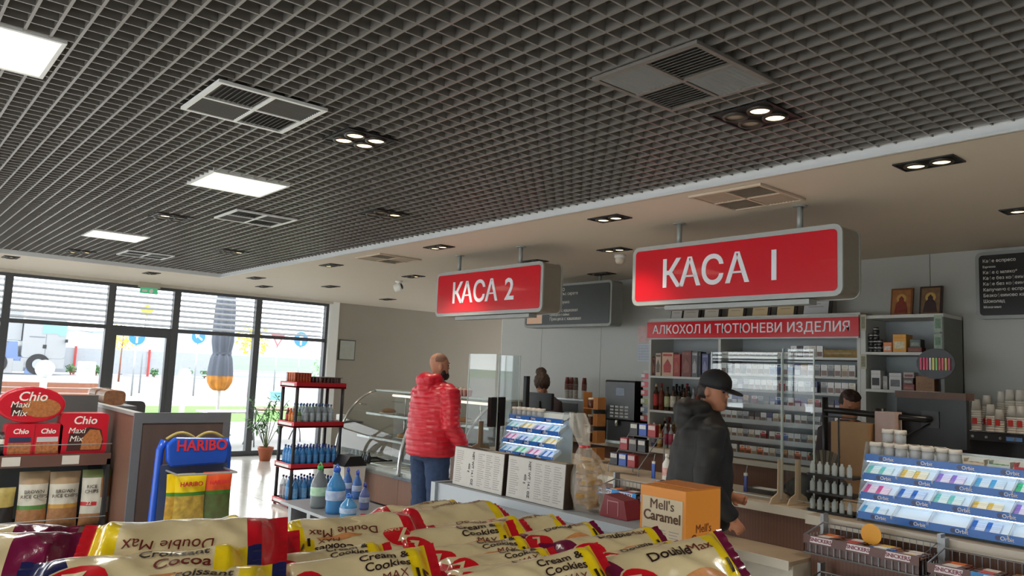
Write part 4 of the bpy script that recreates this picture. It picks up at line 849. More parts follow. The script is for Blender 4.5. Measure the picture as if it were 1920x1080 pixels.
# framed sheet on the taupe wall
a = at(631, 636, x=XW); b = at(659, 676, x=XW); t = thing('framed_notice', 'framed grey notice sheet on the taupe wall beside the window', 'framed notice', (XW, (a.y+b.y)/2+.06, b.z)); h = a.z-b.z; w = (b.y-a.y)/2
MB().box(0, .02, -w, w, 0, h).build('frame', M('frame_grey', (70, 72, 70), .4), t); MB().box(.02, .024, -w+.02, w-.02, .02, h-.02).build('sheet', M('sheet_grey', (160, 160, 150), .6, var=.1, scale=12), t)
# low grey wall bench and tables seen past the gondola
p = at(105, 742, z=.76); cafe_table(p.x, p.y, .35, .8, .76, (214, 208, 200), 'white-topped cafe table seen past the snack shelves')
p = at(30, 733, z=.8)
a = at(185, 765, x=-9.2); t = thing('cafe_chair', 'dark grey cafe chair with a rounded back beyond the wooden partition', 'chair', (-9.2, a.y+.22, 0), 0)
MB().rbox(0, .03, -.24, .24, .72, .88+.36, .05, 0, 3, 'x').build('backrest', M('chair_dark', (66, 66, 68), .5), t); MB().rbox(-.42, .0, -.23, .23, .66, .70, .04, 0, 3, 'z').build('seat', MATS['chair_dark'], t)
for x in (-.38, .0):
    for y in (-.2, .2): MB().cyl((x, y, 0), (x, y, .66), .014, n=6).build('leg', m_grey, t)
# ================================================================== wooden partition and snack shelves at the left
m_pw = M('partition_wood', (112, 80, 66), .45, wave=4, scale=2.0, stretch=(6, 6, .35), rgb2=(103, 73, 60)); m_pg = M('partition_grey', (98, 100, 106), .45)
PX1, PX0, PY0, PY1, PZ = -4.85, -6.75, 1.29, 1.83, 1.40
t = thing('partition_unit', 'waist-high wooden partition unit with grey edges beside the sweets stand', 'partition', (PX1, PY0, 0)); a = PX0-PX1; d = PY1-PY0
MB().box(a, -.02, 0.0, .03, 0, PZ-.02).build('side_panel', m_pw, t); MB().box(a, -1.0, .03, .26, PZ-.045, PZ-.021).build('ledge', m_pg, t); MB().box(-.028, -.006, .03, d-.03, 0.05, PZ-.06).build('end_panel', M('partition_end', (86, 70, 64), .5, wave=4, scale=2, stretch=(6, 6, .3)), t)
MB().box(-.02, 0, -.012, .035, 0, PZ).build('corner_post', m_pg, t); MB().box(-.02, 0, d-.035, d+.01, 0, PZ).build('corner_post', m_pg, t); MB().box(-.02, 0, .035, d-.035, PZ-.06, PZ).build('end_rail', m_pg, t)
MB().box(a, -.02, -.008, .036, PZ-.02, PZ).build('top_rail', M('partition_top', (150, 150, 148), .4), t)
# shelf unit facing the camera side
GX = -5.22; GY0, GY1 = -.02, 1.262
gs = thing('snack_shelf', 'brown snack shelf unit stacked with red snack boxes and rice chip bags', 'shelf', (GX, GY0, 0)); w = GY1-GY0
MB().box(-.48, -.45, 0, w, 0, 1.46).build('back_panel', M('shelf_grey_back', (110, 112, 112), .5), gs)
for y in (-.0, w-.02): MB().box(-.45, 0, y, y+.02, 0, 1.1).build('side_panel', M('shelf_dark', (40, 40, 44), .5), gs)
ZS = (1.13, .70, .30)
for z in ZS:
    s = MB().box(-.45, -.012, .02, w-.02, z-.03, z).build('shelf_board', MATS['shelf_dark'], gs); MB().box(-.012, 0, 0, w, z-.065, z+.004).build('shelf_edge', M('shelf_edge_brown', (98, 70, 62), .5), s)
    MB().tube([(.004, .0, z+.06), (.004, w, z+.06)], .003, 5).build('guard_wire', m_grey, gs)
    for k in range(4): MB().box(.0, .003, .12+k*.3, .21+k*.3, z-.055, z-.004).build('price_tag', M('tag_white', (205, 200, 194), .5), s)
m_chio = M('snack_red', (200, 24, 46), .3, var=.04); m_sw = M('snack_white', (238, 235, 228), .4, var=.01); m_nut = M('snack_nuts', (190, 125, 70), .5, var=.5, scale=70, rgb2=(120, 60, 35)); m_brn = M('snack_dark', (70, 36, 32), .5)
def yy(u, v): return at(u, v, x=GX-.03)
def snack_box(u0, u1, v0, v1, label, title, sub=None, d=.1, r=.012, double=False):
    a = yy(u0, v0); b = yy(u1, v1); h = max(.1, yy((u0+u1)/2, v0).z-ZS[0]); w = (b.y-a.y); t = thing('snack_box', label, 'snack box', (GX-.03, (a.y+b.y)/2, ZS[0]))
    MB().rbox(-d, 0, -w/2, w/2, 0, h, .02, 0, 3, 'x').build('box_body', m_chio, t)
    if not double:
        write(title, t, (.0015, 0, h*.82), h*.27, m_sw, '+x', bold=.001, shear=.15)
        MB().prism([(-w*.34, h*.08), (w*.38, h*.08), (w*.42, h*.3), (w*.36, h*.6), (w*.1, h*.66), (-w*.3, h*.5)], 0, .001, 'x').build('print_panel', m_brn, t, fix=True)
        MB().prism([(-w*.05, h*.1), (w*.36, h*.1), (w*.4, h*.35), (w*.32, h*.58), (w*.12, h*.6), (-.02*w, h*.4)], .001, .002, 'x').build('nut_print', m_nut, t, fix=True)
        write('Maxi\nMix', t, (.0025, -w*.16, h*.47), h*.2, m_sw, '+x', shear=.2)
    else:
        for s in (-1, 1):
            write(title, t, (.0015, s*w*.24, h*.76), h*.22, m_sw, '+x', bold=.001, shear=.15)
            MB().box(0, .001, s*w*.24-w*.19, s*w*.24+w*.19, h*.42, h*.58).build('flavour_band', M('flav%d' % s, (52, 60, 92) if s < 0 else (200, 196, 200), .4), t)
            MB().box(0, .001, s*w*.24-w*.2, s*w*.24+w*.2, h*.05, h*.4).build('nut_print', M('cracker_print', (205, 130, 80), .5, var=.4, scale=60), t)
        MB().box(0, .001, -.002, .002, 0, h).build('box_seam', M('snack_red_dark', (150, 18, 34), .4), t)
snack_box(116, 198, 775, 850, 'big red snack box with nut mix picture at the end of the snack shelf', 'Chio', d=.12)
snack_box(12, 113, 795, 852, 'red double snack box under the oval tub', 'Chio', double=True, d=.12)
# oval tub lying on the boxes
a = yy(60, 765); t = thing('snack_tub', 'oval red snack tub with nut mix picture resting on the red boxes', 'snack tub', (GX-.05, a.y, yy(60, 794).z)); k = 4.95/1446*1.08
ro, ho = .175, .105
MB().prism([(ro*math.cos(i*.2618), ho+ho*math.sin(i*.2618)) for i in range(24)], -.08, .01, 'x').build('tub_body', m_chio, t, bevel=.012, fix=True)
write('Chio', t, (.0115, .0, ho*1.45), .075, m_sw, '+x', bold=.001, shear=.2)
MB().prism([(.05+.1*math.cos(i*.3927), ho*.85+.055*math.sin(i*.3927)) for i in range(16)], .0105, .012, 'x').build('nut_print', m_nut, t, fix=True); MB().box(.0105, .0118, -.1, -.02, ho*.45, ho*1.05).build('print_panel', m_brn, t)
write('Maxi\nMix', t, (.013, -.06, ho*.78), .05, m_sw, '+x', shear=.2)
# dark pouch at the shelf edge
def bag_mesh(name, w, h, th, mats, mf, nu=10, nv=14, wr=.004, seed=1):
    r = random.Random(seed)
    def f(s):
        def g(u, v):
            e = (math.sin(math.pi*min(1, max(0, u)))**.6)*(math.sin(math.pi*min(1, max(0, v)))**.5); x = (u-.5)*w*(1-.06*math.sin(math.pi*v)); return Vector((s*(th/2*e+wr*e*math.sin(u*17+seed)*math.sin(v*13+seed*2)), x*s, v*h))
        return g
    return MB().grid(f(1), nu, nv, mf=mf).grid(f(-1), nu, nv, mf=mf).mesh(name, mats)
def chip_bag(u0, u1, v0, v1, mats, mf, label, txts, seed, zb=ZS[1], cat='snack bag', x=GX-.07):
    a = at(u0, v1, x=x); b = at(u1, v1, x=x); w = b.y-a.y; h = at((u0+u1)/2, v0, x=x).z-zb; th = .075
    t = thing('snack_bag', label, cat, (x, (a.y+b.y)/2, zb), 0); bd = put('bag_body', bag_mesh('bag_body', w, h, th, mats, mf, seed=seed), t)
    for (s, dy, z, size, m) in txts: write(s, t, (th/2+.003, dy*w, z*h), size, m, '+x')
    return t, w, h
m_btxt = M('bag_text_dark', (58, 48, 40), .5)
m_b1 = [M('bag_tan', (176, 150, 118), .4, var=.15, scale=14), M('bag_white', (206, 202, 190), .35, var=.08), M('bag_green', (84, 130, 66), .4), M('bag_chip', (180, 128, 84), .5, var=.3, scale=40), M('bag_gold', (196, 150, 70), .4)]
t, w, h = chip_bag(26, 84, 884, 985, m_b1, lambda u, v: 0 if v > .8 else (1 if v > .42 else (2 if v > .35 else 3)), 'rice chip bag with a green stripe on the lower snack shelf', (('BROWN\nRICE CHIPS', 0, .62, .027, m_btxt),), 2)
chip_bag(84, 142, 884, 985, m_b1, lambda u, v: 0 if v > .8 else (1 if v > .42 else (4 if v > .34 else 3)), 'rice chip bag with an amber stripe on the lower snack shelf', (('BROWN\nRICE CHIPS', 0, .62, .027, m_btxt),), 3)
m_b3 = [M('bag_leaf', (120, 130, 84), .4), M('bag_white', None), M('bag_redband', (190, 44, 48), .4), M('bag_chip', None)]
t, w, h = chip_bag(145, 203, 880, 982, m_b3, lambda u, v: 0 if v > .88 else (2 if .36 < v < .46 and u < .5 else (3 if (v < .22 or (v > .5 and u > .6)) else 1)), 'white rice chip bag with a red flash and stacked chip picture', (('RICE\nCHIPS', -.2, .66, .028, m_btxt), ('22', -.26, .41, .03, m_sw)), 4)
chip_bag(-30, 22, 915, 990, [M('bag_black', (44, 42, 44), .4), M('bag_yellow', (196, 176, 100), .4, var=.3, scale=20)], lambda u, v: 1 if v > .55 else 0, 'black and yellow snack bag at the cut end of the lower shelf', (), 5)
chip_bag(-16, 19, 810, 852, [M('bag_black', None), M('bag_white', None)], lambda u, v: 1 if .5 < v < .7 else 0, 'small black snack pouch beside the red double box', (), 6, zb=ZS[0])
# bread packs on the partition top
for k, (u0, u1) in enumerate(((105, 146), (147, 182))):
    p0 = at(u0, 774, y=PY0+.12); p1 = at(u1, 774, y=PY0+.12); a = at(u0+2, 773, x=-6.0); b = at(u1, 773, x=-6.0)
    t = thing('bread_pack', ['sliced brown loaf in clear film next to the oval tub', 'sliced brown loaf in clear film at the end of the partition top'][k], 'bread', (-6.32+k*.27, PY0+.14, PZ-.021), .0, 'bread loaves on the partition')
    for i in range(7): MB().rbox(-.09+i*.026, -.068+i*.026, -.07, .07, .002, .1, .03, 0, 3, 'x').build('slice', M('bread_brown', (160, 110, 78), .8, var=.3, scale=60), t)
    def film(u, v):
        a_ = 6.2832*v; return Vector((-.11+.23*u, .078*math.copysign(abs(math.cos(a_))**.6, math.cos(a_)), .054+.054*math.copysign(abs(math.sin(a_))**.6, math.sin(a_))))
    MB().grid(film, 6, 16).build('film', clear('bread_film', (225, 215, 205), .22, .1), t)
# ================================================================== blue sweets stand
a = at(300, 840, x=-4.55); b = at(432, 835, x=-4.55)
HXs = -4.55; yc = (a.y+b.y)/2; t = thing('sweets_stand', 'blue tubular sweets stand with a HARIBO header before the partition end', 'stand', (HXs, yc, 0)); hw = (b.y-a.y)/2*.86
m_blue = M('stand_blue', (28, 80, 190), .3, var=.04)
zt = at(360, 822, x=HXs).z; zb_ = at(360, 870, x=HXs).z
for s in (-1, 1): MB().tube([(-.02, s*hw*1.25, 0), (-.02, s*hw*1.2, .7), (-.02, s*hw*1.12, zt-.06), (-.02, s*hw*1.0, zt-.01)], .022, 8).build('stand_tube', m_blue, t)
hd = MB().prism([(-hw*.95, zb_+.02), (-hw*.8, zb_-.01), (hw*.95, zb_), (hw*1.05, zb_+.05), (hw*1.05, zt-.04), (hw*.85, zt), (-hw*.75, zt+.01), (-hw*1.0, zt-.03)], -.01, .04, 'x').build('header', m_blue, t, bevel=.012, fix=True)
MB().tube([(-.02, hw*(-.95+1.9*i/18), zt-.005+.035*abs(math.sin(i/18*6.28))) for i in range(19)], .01, 6).build('header_rim', M('stand_gold', (170, 150, 80), .4), hd)
write('HARIBO', t, (.0415, hw*.12, zb_+.105), .082, M('haribo_red', (214, 50, 64), .4), '+x', bold=.002, sx=.95)
m_mesh = MB().box(-.02, 0, -hw*1.1, hw*1.1, .1, zb_).build('stand_back', M('stand_back', (60, 74, 110), .5), t)
for z in (zb_-.03, zb_-.36): MB().tube([(0, -hw*.9, z), (.2, -hw*.9, z), (.2, hw*1.0, z), (0, hw*1.0, z)], .006, 5).build('hook_bar', m_grey, t)
def sweet_bag(dy, z, w, h, top, bot, label, seed, x=.1, sub=None):
    o = thing('sweets_bag', label, 'sweets bag', (HXs+x, yc+dy, z-h), 0, 'sweet bags on the blue stand')
    put('bag_body', bag_mesh('sweets_bag', w, h, .035, [M('sw_%d_%d' % top[:2], top, .25, var=.05), M('sw_%d_%d' % bot[:2], bot, .3, var=.6, scale=35, rgb2=(90, 60, 40)), M('sw_green', (70, 130, 50), .3)], lambda u, v: 0 if v > .62 or v < .08 else (2 if v > .55 else 1), seed=seed), o)
    if seed in (1, 3, 5, 6): write('HARIBO', o, (.02, 0, h*.8), w*.2, MATS['haribo_red'] if top[0] > 225 or top[2] > 90 else M('haribo_dk', (120, 24, 36), .4), '+x', bold=.0006)
    return o
zz = zb_-.03
sweet_bag(-hw*.42, zz, hw*1.0, .27, (236, 206, 30), (200, 170, 70), 'yellow sweets bag at the front of the blue stand', 1, .17)
sweet_bag(-hw*.62, zz-.005, hw*.9, .275, (232, 200, 24), (205, 165, 60), 'yellow sweets bag half behind the front yellow one', 2, .11)
sweet_bag(hw*.5, zz, hw*.9, .27, (232, 92, 48), (70, 110, 60), 'orange sweets bag with green picture on the blue stand', 3, .16)
sweet_bag(hw*.56, zz-.004, hw*.9, .27, (226, 84, 44), (80, 110, 60), 'orange sweets bag behind the other orange bag', 4, .1)
sweet_bag(-hw*.5, zz-.33, hw*.95, .27, (58, 110, 180), (180, 80, 70), 'blue sweets bag on the lower bar of the blue stand', 5, .12)
sweet_bag(hw*.45, zz-.31, hw*.9, .27, (150, 30, 48), (130, 40, 50), 'dark red sweets bag on the lower bar of the blue stand', 6, .12)
# ================================================================== people
def remesh(mb, voxel, mat, smooth=4, fn=None, name='body'):
    me = mb.mesh(name, mat, fix=True); ob = bpy.data.objects.new('tmp', me); C.objects.link(ob)
    md = ob.modifiers.new('r', 'REMESH'); md.mode = 'VOXEL'; md.voxel_size = voxel
    if smooth: sm = ob.modifiers.new('s', 'SMOOTH'); sm.iterations = smooth; sm.factor = .5
    dg = bpy.context.evaluated_depsgraph_get(); m2 = bpy.data.meshes.new_from_object(ob.evaluated_get(dg)); C.objects.unlink(ob); bpy.data.objects.remove(ob)
    if fn:
        ns = [v.normal.copy() for v in m2.vertices]
        for v, n in zip(m2.vertices, ns): v.co += n*fn(v.co, n)
    for p in m2.polygons: p.use_smooth = True
    m2.materials.clear(); m2.materials.append(mat); m2.name = name; return m2
def rings(mb, rows, n=20, T=None, ex=2.2):
    """rows of (x, y, z, half width, half depth): closed horizontal loft"""
    vs = []
    for (x, y, z, a, b) in rows:
        for k in range(n):
            t = 2*math.pi*k/n; c, s = math.cos(t), math.sin(t)
            vs.append(Vector((x+a*math.copysign(abs(c)**(2/ex), c), y+b*math.copysign(abs(s)**(2/ex), s), z)))
    if T: vs = [T @ v for v in vs]
    fs = [(i*n+k, i*n+(k+1) % n, (i+1)*n+(k+1) % n, (i+1)*n+k) for i in range(len(rows)-1) for k in range(n)]
    fs += [tuple(range(n-1, -1, -1)), tuple((len(rows)-1)*n+k for k in range(n))]
    mb.add(vs, fs, 0, True)
def ell(mb, c, r, T=None, n=12):
    rings(mb, [(c[0], c[1], c[2]+r[2]*math.sin(t), max(1e-4, r[0]*math.cos(t)), max(1e-4, r[1]*math.cos(t))) for t in [-1.5+i*3.0/10 for i in range(11)]], n, T, 2)
HEAD = [(-.05, .03, -.05, .05), (-.015, .055, -.05, .052), (0, .084, -.045, .042), (.02, .094, -.055, .05), (.045, .092, -.066, .058), (.07, .09, -.077, .064), (.095, .087, -.088, .07), (.12, .085, -.096, .073), (.15, .09, -.1, .075), (.18, .082, -.098, .073), (.205, .064, -.085, .064), (.225, .038, -.06, .048), (.237, .008, -.03, .022)]
def head_shapes(mb, T):
    rings(mb, [(0, (f+b)/2, z, w, (f-b)/2) for z, f, b, w in HEAD], 20, T)
    mb.add([T @ Vector(v) for v in ((-.007, .082, .135), (.007, .082, .135), (.017, .08, .078), (-.017, .08, .078), (0, .117, .088), (0, .095, .135))], [(0, 1, 5), (1, 2, 4, 5), (2, 3, 4), (3, 0, 5, 4), (0, 3, 2, 1)])
    ell(mb, (0, .088, .05), (.024, .012, .006), T); ell(mb, (0, .088, .04), (.02, .012, .006), T); ell(mb, (0, .085, .01), (.02, .012, .012), T)
    for s in (-1, 1): ell(mb, (s*.03, .082, .14), (.022, .012, .006), T); ell(mb, (s*.077, -.008, .098), (.011, .02, .032), T)
def hand(mb, wrist, d, up, s, grip=.9):
    """palm and five bent fingers from the wrist along d; the thumb leaves the side of the palm"""
    d = Vector(d).normalized(); up = Vector(up); up = (up-d*up.dot(d)).normalized(); sd = d.cross(up)*s; w = Vector(wrist)
    mb.tube([w-d*.03, w+d*.02, w+d*.06, w+d*.09], [.026, .03, .034, .028], 8)
    for i, (o, L) in enumerate(((-.027, .066), (-.009, .075), (.009, .07), (.026, .055))):
        b = w+d*.085+sd*o; a1 = (d*math.cos(grip*.5)+up*math.sin(grip*.5)); a2 = (d*math.cos(grip*1.3)+up*math.sin(grip*1.3)); a3 = (d*math.cos(grip*2)+up*math.sin(grip*2))
        mb.tube([b-d*.02, b, b+a1*L*.45, b+a1*L*.45+a2*L*.32, b+a1*L*.45+a2*L*.32+a3*L*.23], [.009, .0095, .009, .008, .006], 6)
    b = w+d*.03-sd*.026; a1 = (d*.6-sd*.6+up*.4).normalized(); a2 = (d*.8+up*.6).normalized(); mb.tube([b, b+a1*.035, b+a1*.035+a2*.035], [.012, .0105, .008], 6)
def person(label, loc, rz, H, o):
    """o: build options; local +y is where the figure faces"""
    t = thing('person', label, 'person', loc, rz); k = H/1.80; w = o.get('w', 1.); d = o.get('d', 1.); lean = o.get('lean', 0.)
    hip = .93*k; sh = 1.47*k; neck = 1.545*k; hz = H-.237*1.0
    hT = Matrix.Translation((o.get('hx', 0), lean*.9+o.get('hy', .02), hz)) @ Matrix.Rotation(o.get('turn', 0), 4, 'Z') @ Matrix.Rotation(o.get('nod', 0), 4, 'X')
    if 'nod' in o: hT = Matrix.Translation((o.get('hx', 0), lean*.9+o.get('hy', .02), hz)) @ Matrix.Rotation(o.get('turn', 0), 4, 'Z') @ Matrix.Translation((0, 0, .08)) @ Matrix.Rotation(o['nod'], 4, 'X') @ Matrix.Translation((0, 0, -.08))
    skin = o['skin']; b = MB()
    head_shapes(b, hT)
    b.tube([(0, lean*.8-.02, neck-.09), tuple(hT @ Vector((0, -.01, .02)))], [.068, .058], 14)
    rings(b, [(0, 0, hip-.08, .14*w, .10), (0, 0, hip+.05, .15*w, .11), (0, lean*.4, 1.2*k, .14*w, .1), (0, lean*.7, 1.38*k, .16*w, .1), (0, lean*.8, sh, .13*w, .08), (0, lean*.8, neck-.03, .06, .06)])
    arms = o['arms']
    for s, (el, wr) in zip((1, -1), arms):
        S0 = Vector((s*.18*w, lean*.8, sh-.03)); b.tube([S0, Vector(el), Vector(wr)], [.05, .042, .028], 10)
        hd_, up_ = o['hands'][0 if s > 0 else 1]; hand(b, wr, hd_, up_, s, o.get('grip', .9))
    for s in (1, -1):
        b.tube([(s*.09*w, 0, hip), (s*.1*w, .02, .5*k), (s*.1*w, -.01, .08)], [.085, .06, .045], 10); b.tube([(s*.1*w, -.04, .045), (s*.105*w, .14, .035)], [.04, .035], 8)
    put('body', remesh(b, .008, skin, 2), t)
    # trousers
    b = MB(); lw = o.get('lw', 1.)
    for s in (1, -1): b.tube([(s*.085*w, 0, hip-.02), (s*.095*w, .0, .75*k), (s*.1*w, .01, .5*k), (s*.105*w, 0, .25*k), (s*.105*w, -.01, .05)], [.125*lw, .11*lw, .09*lw, .08*lw, .075*lw], 14)
    rings(b, [(0, 0, hip-.12, .17*w, .13*d), (0, -.01, hip, .175*w, .135*d), (0, 0, hip+.1, .165*w, .125*d)])
    put('trousers', remesh(b, .012, o['trousers'], 3, lambda c, n: .003*math.sin(c.z*60+c.x*30)*math.sin(c.x*25)), t)
    for s in (1, -1):
        b = MB(); b.tube([(s*.105*w, -.09, .05), (s*.105*w, .02, .06), (s*.11*w, .12, .045), (s*.112*w, .19, .035)], [.04, .05, .045, .03], 10)
        me = b.mesh('shoe', M('shoe_dark', (40, 38, 38), .5)); 
        for v in me.vertices: v.co.z = max(v.co.z, .0)
        put('shoe', me, t)
    # jacket
    b = MB(); hem = o.get('hem', .86*k)
    rings(b, [(0, 0, hem, .205*w, .165*d), (0, 0, hem+.03, .22*w, .18*d), (0, .0, hem+.16, .222*w, .185*d), (0, lean*.3, 1.15*k, .222*w, .18*d), (0, lean*.6-.01, 1.32*k, .225*w, .165*d), (0, lean*.75-.01, 1.43*k, .205*w, .135*d), (0, lean*.8-.01, sh+.03, .14*w, .1*d), (0, lean*.85, neck+.0, .085, .085)], 24)
    aw = o.get('aw', 1.)
    for s, (el, wr) in zip((1, -1), arms):
        S0 = Vector((s*.195*w, lean*.8, sh-.05)); e = Vector(el); q = Vector(wr)
        b.tube([S0-Vector((s*.06, 0, -.02)), S0, S0*.5+e*.5, e, e*.45+q*.55, q], [.085*aw, .088*aw, .082*aw, .074*aw, .064*aw, .05*aw], 14)
    if o.get('hood'):
        ell(b, (0, lean*.8-.12, neck+.0), (.125, .09, .075)); ell(b, (.06, lean*.8-.06, neck+.01), (.07, .09, .06)); ell(b, (-.06, lean*.8-.06, neck+.01), (.07, .09, .06)); ell(b, (0, lean*.8-.13, neck-.07), (.1, .07, .09))
    per = o.get('rib', .0)
    def ribs(c, n):
        v = .004*math.sin(c.z*37+c.x*19)*math.sin(c.x*23+c.y*17)
        if per and c.z < neck-.02: v += o.get('ribamp', .012)*(abs(math.sin(math.pi*c.z/per))**.5-.6)
        return v
    put('jacket', remesh(b, .0095, o['jacket'], 5, ribs), t)
    return t, hT
def skinm(n, c): return M(n, c, .5, var=.06, scale=15, spec=.35)
sk1 = skinm('skin_a', (190, 138, 112)); sk2 = skinm('skin_b', (176, 120, 92))
m_denim = M('denim', (48, 72, 112), .8, var=.25, scale=30, bump=.1); m_redj = M('jacket_red', (205, 30, 52), .4, var=.08, scale=10); m_blackj = M('jacket_black', (9, 10, 14), .6, var=.12, scale=14); m_hair = M('hair_dark', (46, 36, 32), .6, var=.3, scale=60, bump=.4)
def eyes(t, hT):
    for s in (-1, 1): b = MB(); ell(b, (s*.031, .083, .118), (.012, .006, .006), hT, 8); b.build('eye', M('eye_dark', (40, 30, 26), .3), t); b = MB(); b.tube([hT @ Vector((s*.012, .092, .135)), hT @ Vector((s*.032, .093, .141)), hT @ Vector((s*.05, .08, .136))], .004, 5); b.build('eyebrow', m_hair, t)
p = at(819, 800, y=4.42)
RM, hT = person('man in a red quilted hooded jacket and blue jeans facing the display case', (p.x, 4.36, 0), .05, 1.885, dict(w=1.22, d=1.18, skin=sk1, trousers=m_denim, jacket=m_redj, hood=1, rib=.052, lean=.03, turn=-.35, hy=.03, hem=.90, aw=1.12, lw=1.1,
    arms=(((.345, -.04, 1.2), (.36, .12, 1.0)), ((-.30, .05, 1.16), (-.24, .26, 1.08))), hands=(((-.35, .6, -.3), (-.8, -.2, .2)), ((.4, .8, -.2), (.8, -.2, .2)))))
eyes(RM, hT)
b = MB(); ell(b, (0, .055, .015), (.056, .05, .045), hT); ell(b, (.045, .025, .045), (.022, .03, .045), hT); ell(b, (-.045, .025, .045), (.022, .03, .045), hT); ell(b, (0, .086, .058), (.03, .013, .008), hT)
put('beard', remesh(b, .007, m_hair, 1, name='beard'), RM)
b = MB(); rings(b, [(0, -.008, z, w_+.0015, (f-bb)/2+.0015) for z, f, bb, w_ in [(.15, .075, -.098, .0735), (.18, .07, -.099, .0735), (.205, .055, -.086, .0645), (.225, .03, -.062, .0485), (.238, .0, -.03, .0225)]], 20, hT)
b.build('stubble', M('stubble', (150, 112, 92), .6, var=.2, scale=80), RM, fix=True)
p = at(1318, 800, y=4.25)
BM, hT = person('man in a black hooded jacket and black baseball cap at the checkout counter', (p.x, 4.2, 0), -.72, 1.79, dict(w=1.02, d=1.12, skin=sk2, trousers=M('trousers_black', (30, 28, 34), .8), jacket=m_blackj, hood=1, rib=.11, ribamp=.005, lean=.055, nod=-.2, turn=-.8, hy=.05, hem=.80, grip=1.0,
    arms=(((.27, -.02, 1.12), (.24, .16, .90)), ((-.26, .03, 1.12), (-.16, .25, .98))), hands=(((-.2, .6, -.75), (-.9, 0, 0)), ((.5, .8, -.2), (.8, -.2, .2)))))
eyes(BM, hT)
mc = M('cap_black', (22, 23, 28), .7, var=.15, scale=30)
b = MB(); rings(b, [(0, -.006, z, w_+.012, (f-bb)/2+.012) for z, f, bb, w_ in [(.132, .088, -.098, .074), (.16, .09, -.1, .076), (.19, .082, -.098, .073), (.215, .064, -.085, .062), (.235, .036, -.06, .045), (.248, .0, -.03, .02)]], 24, hT)
cp = b.build('cap', mc, BM, fix=True)
b = MB(); out = [(.078*math.cos(a), .05+.115*math.sin(a)) for a in [math.pi*i/12 for i in range(13)]]
T2 = hT @ Matrix.Translation((0, .03, .14)) @ Matrix.Rotation(-.12, 4, 'X'); b.prism(out, 0, .006, 'z', T=T2); b.build('cap_brim', mc, cp, fix=True)
b = MB(); ell(b, (0, .248*0, .25), (.006, .006, .004), hT); b.build('cap_button', mc, cp)
b = MB(); rings(b, [(0, -.02, z, w_+.004, .085) for z, w_ in ((.05, .05), (.075, .06), (.1, .0675), (.14, .0735))], 20, hT @ Matrix.Translation((0, -.012, 0))); b.build('hair', m_hair, BM, fix=True)
# cashiers, mostly hidden
p = at(1018, 715, y=6.5)
CL, hT = person('cashier with dark hair tied in a bun behind the left till', (p.x, 6.5, 0), -2.7, 1.73, dict(w=.9, d=.9, skin=sk1, trousers=MATS['trousers_black'], jacket=M('jacket_plum', (60, 48, 54), .7), nod=-.3,
    arms=(((.24, .06, 1.05), (.16, .28, 1.0)), ((-.24, .06, 1.05), (-.16, .28, 1.0))), hands=(((-.3, .8, -.1), (0, 0, -1)), ((.3, .8, -.1), (0, 0, -1)))))
m_hairb = M('hair_brown', (74, 56, 44), .6, var=.35, scale=60, bump=.5)
b = MB(); ell(b, (0, -.01, .14), (.098, .118, .12), hT); ell(b, (.02, -.05, .25), (.07, .07, .055), hT); ell(b, (0, -.1, .1), (.07, .04, .08), hT); put('hair', remesh(b, .008, m_hairb, 2, lambda c, n: .004*math.sin(c.x*160)*math.sin(c.z*70), 'hair'), CL)
p = at(1592, 740, y=6.5)
CR, hT = person('cashier with dark brown hair standing behind the black monitor', (p.x, 6.5, 0), -2.35, 1.69, dict(w=.9, d=.9, skin=sk2, trousers=MATS['trousers_black'], jacket=MATS['jacket_plum'], nod=-.35,
    arms=(((.24, .06, 1.05), (.16, .28, 1.0)), ((-.24, .06, 1.05), (-.16, .28, 1.0))), hands=(((-.3, .8, -.1), (0, 0, -1)), ((.3, .8, -.1), (0, 0, -1)))))
b = MB(); ell(b, (0, -.03, .15), (.086, .1, .1), hT); ell(b, (0, .0, .2), (.074, .09, .05), hT); put('hair', remesh(b, .008, M('hair_auburn', (58, 34, 28), .6, var=.35, scale=60, bump=.5), 2, lambda c, n: .003*math.sin(c.x*160)*math.sin(c.z*70), 'hair'), CR)
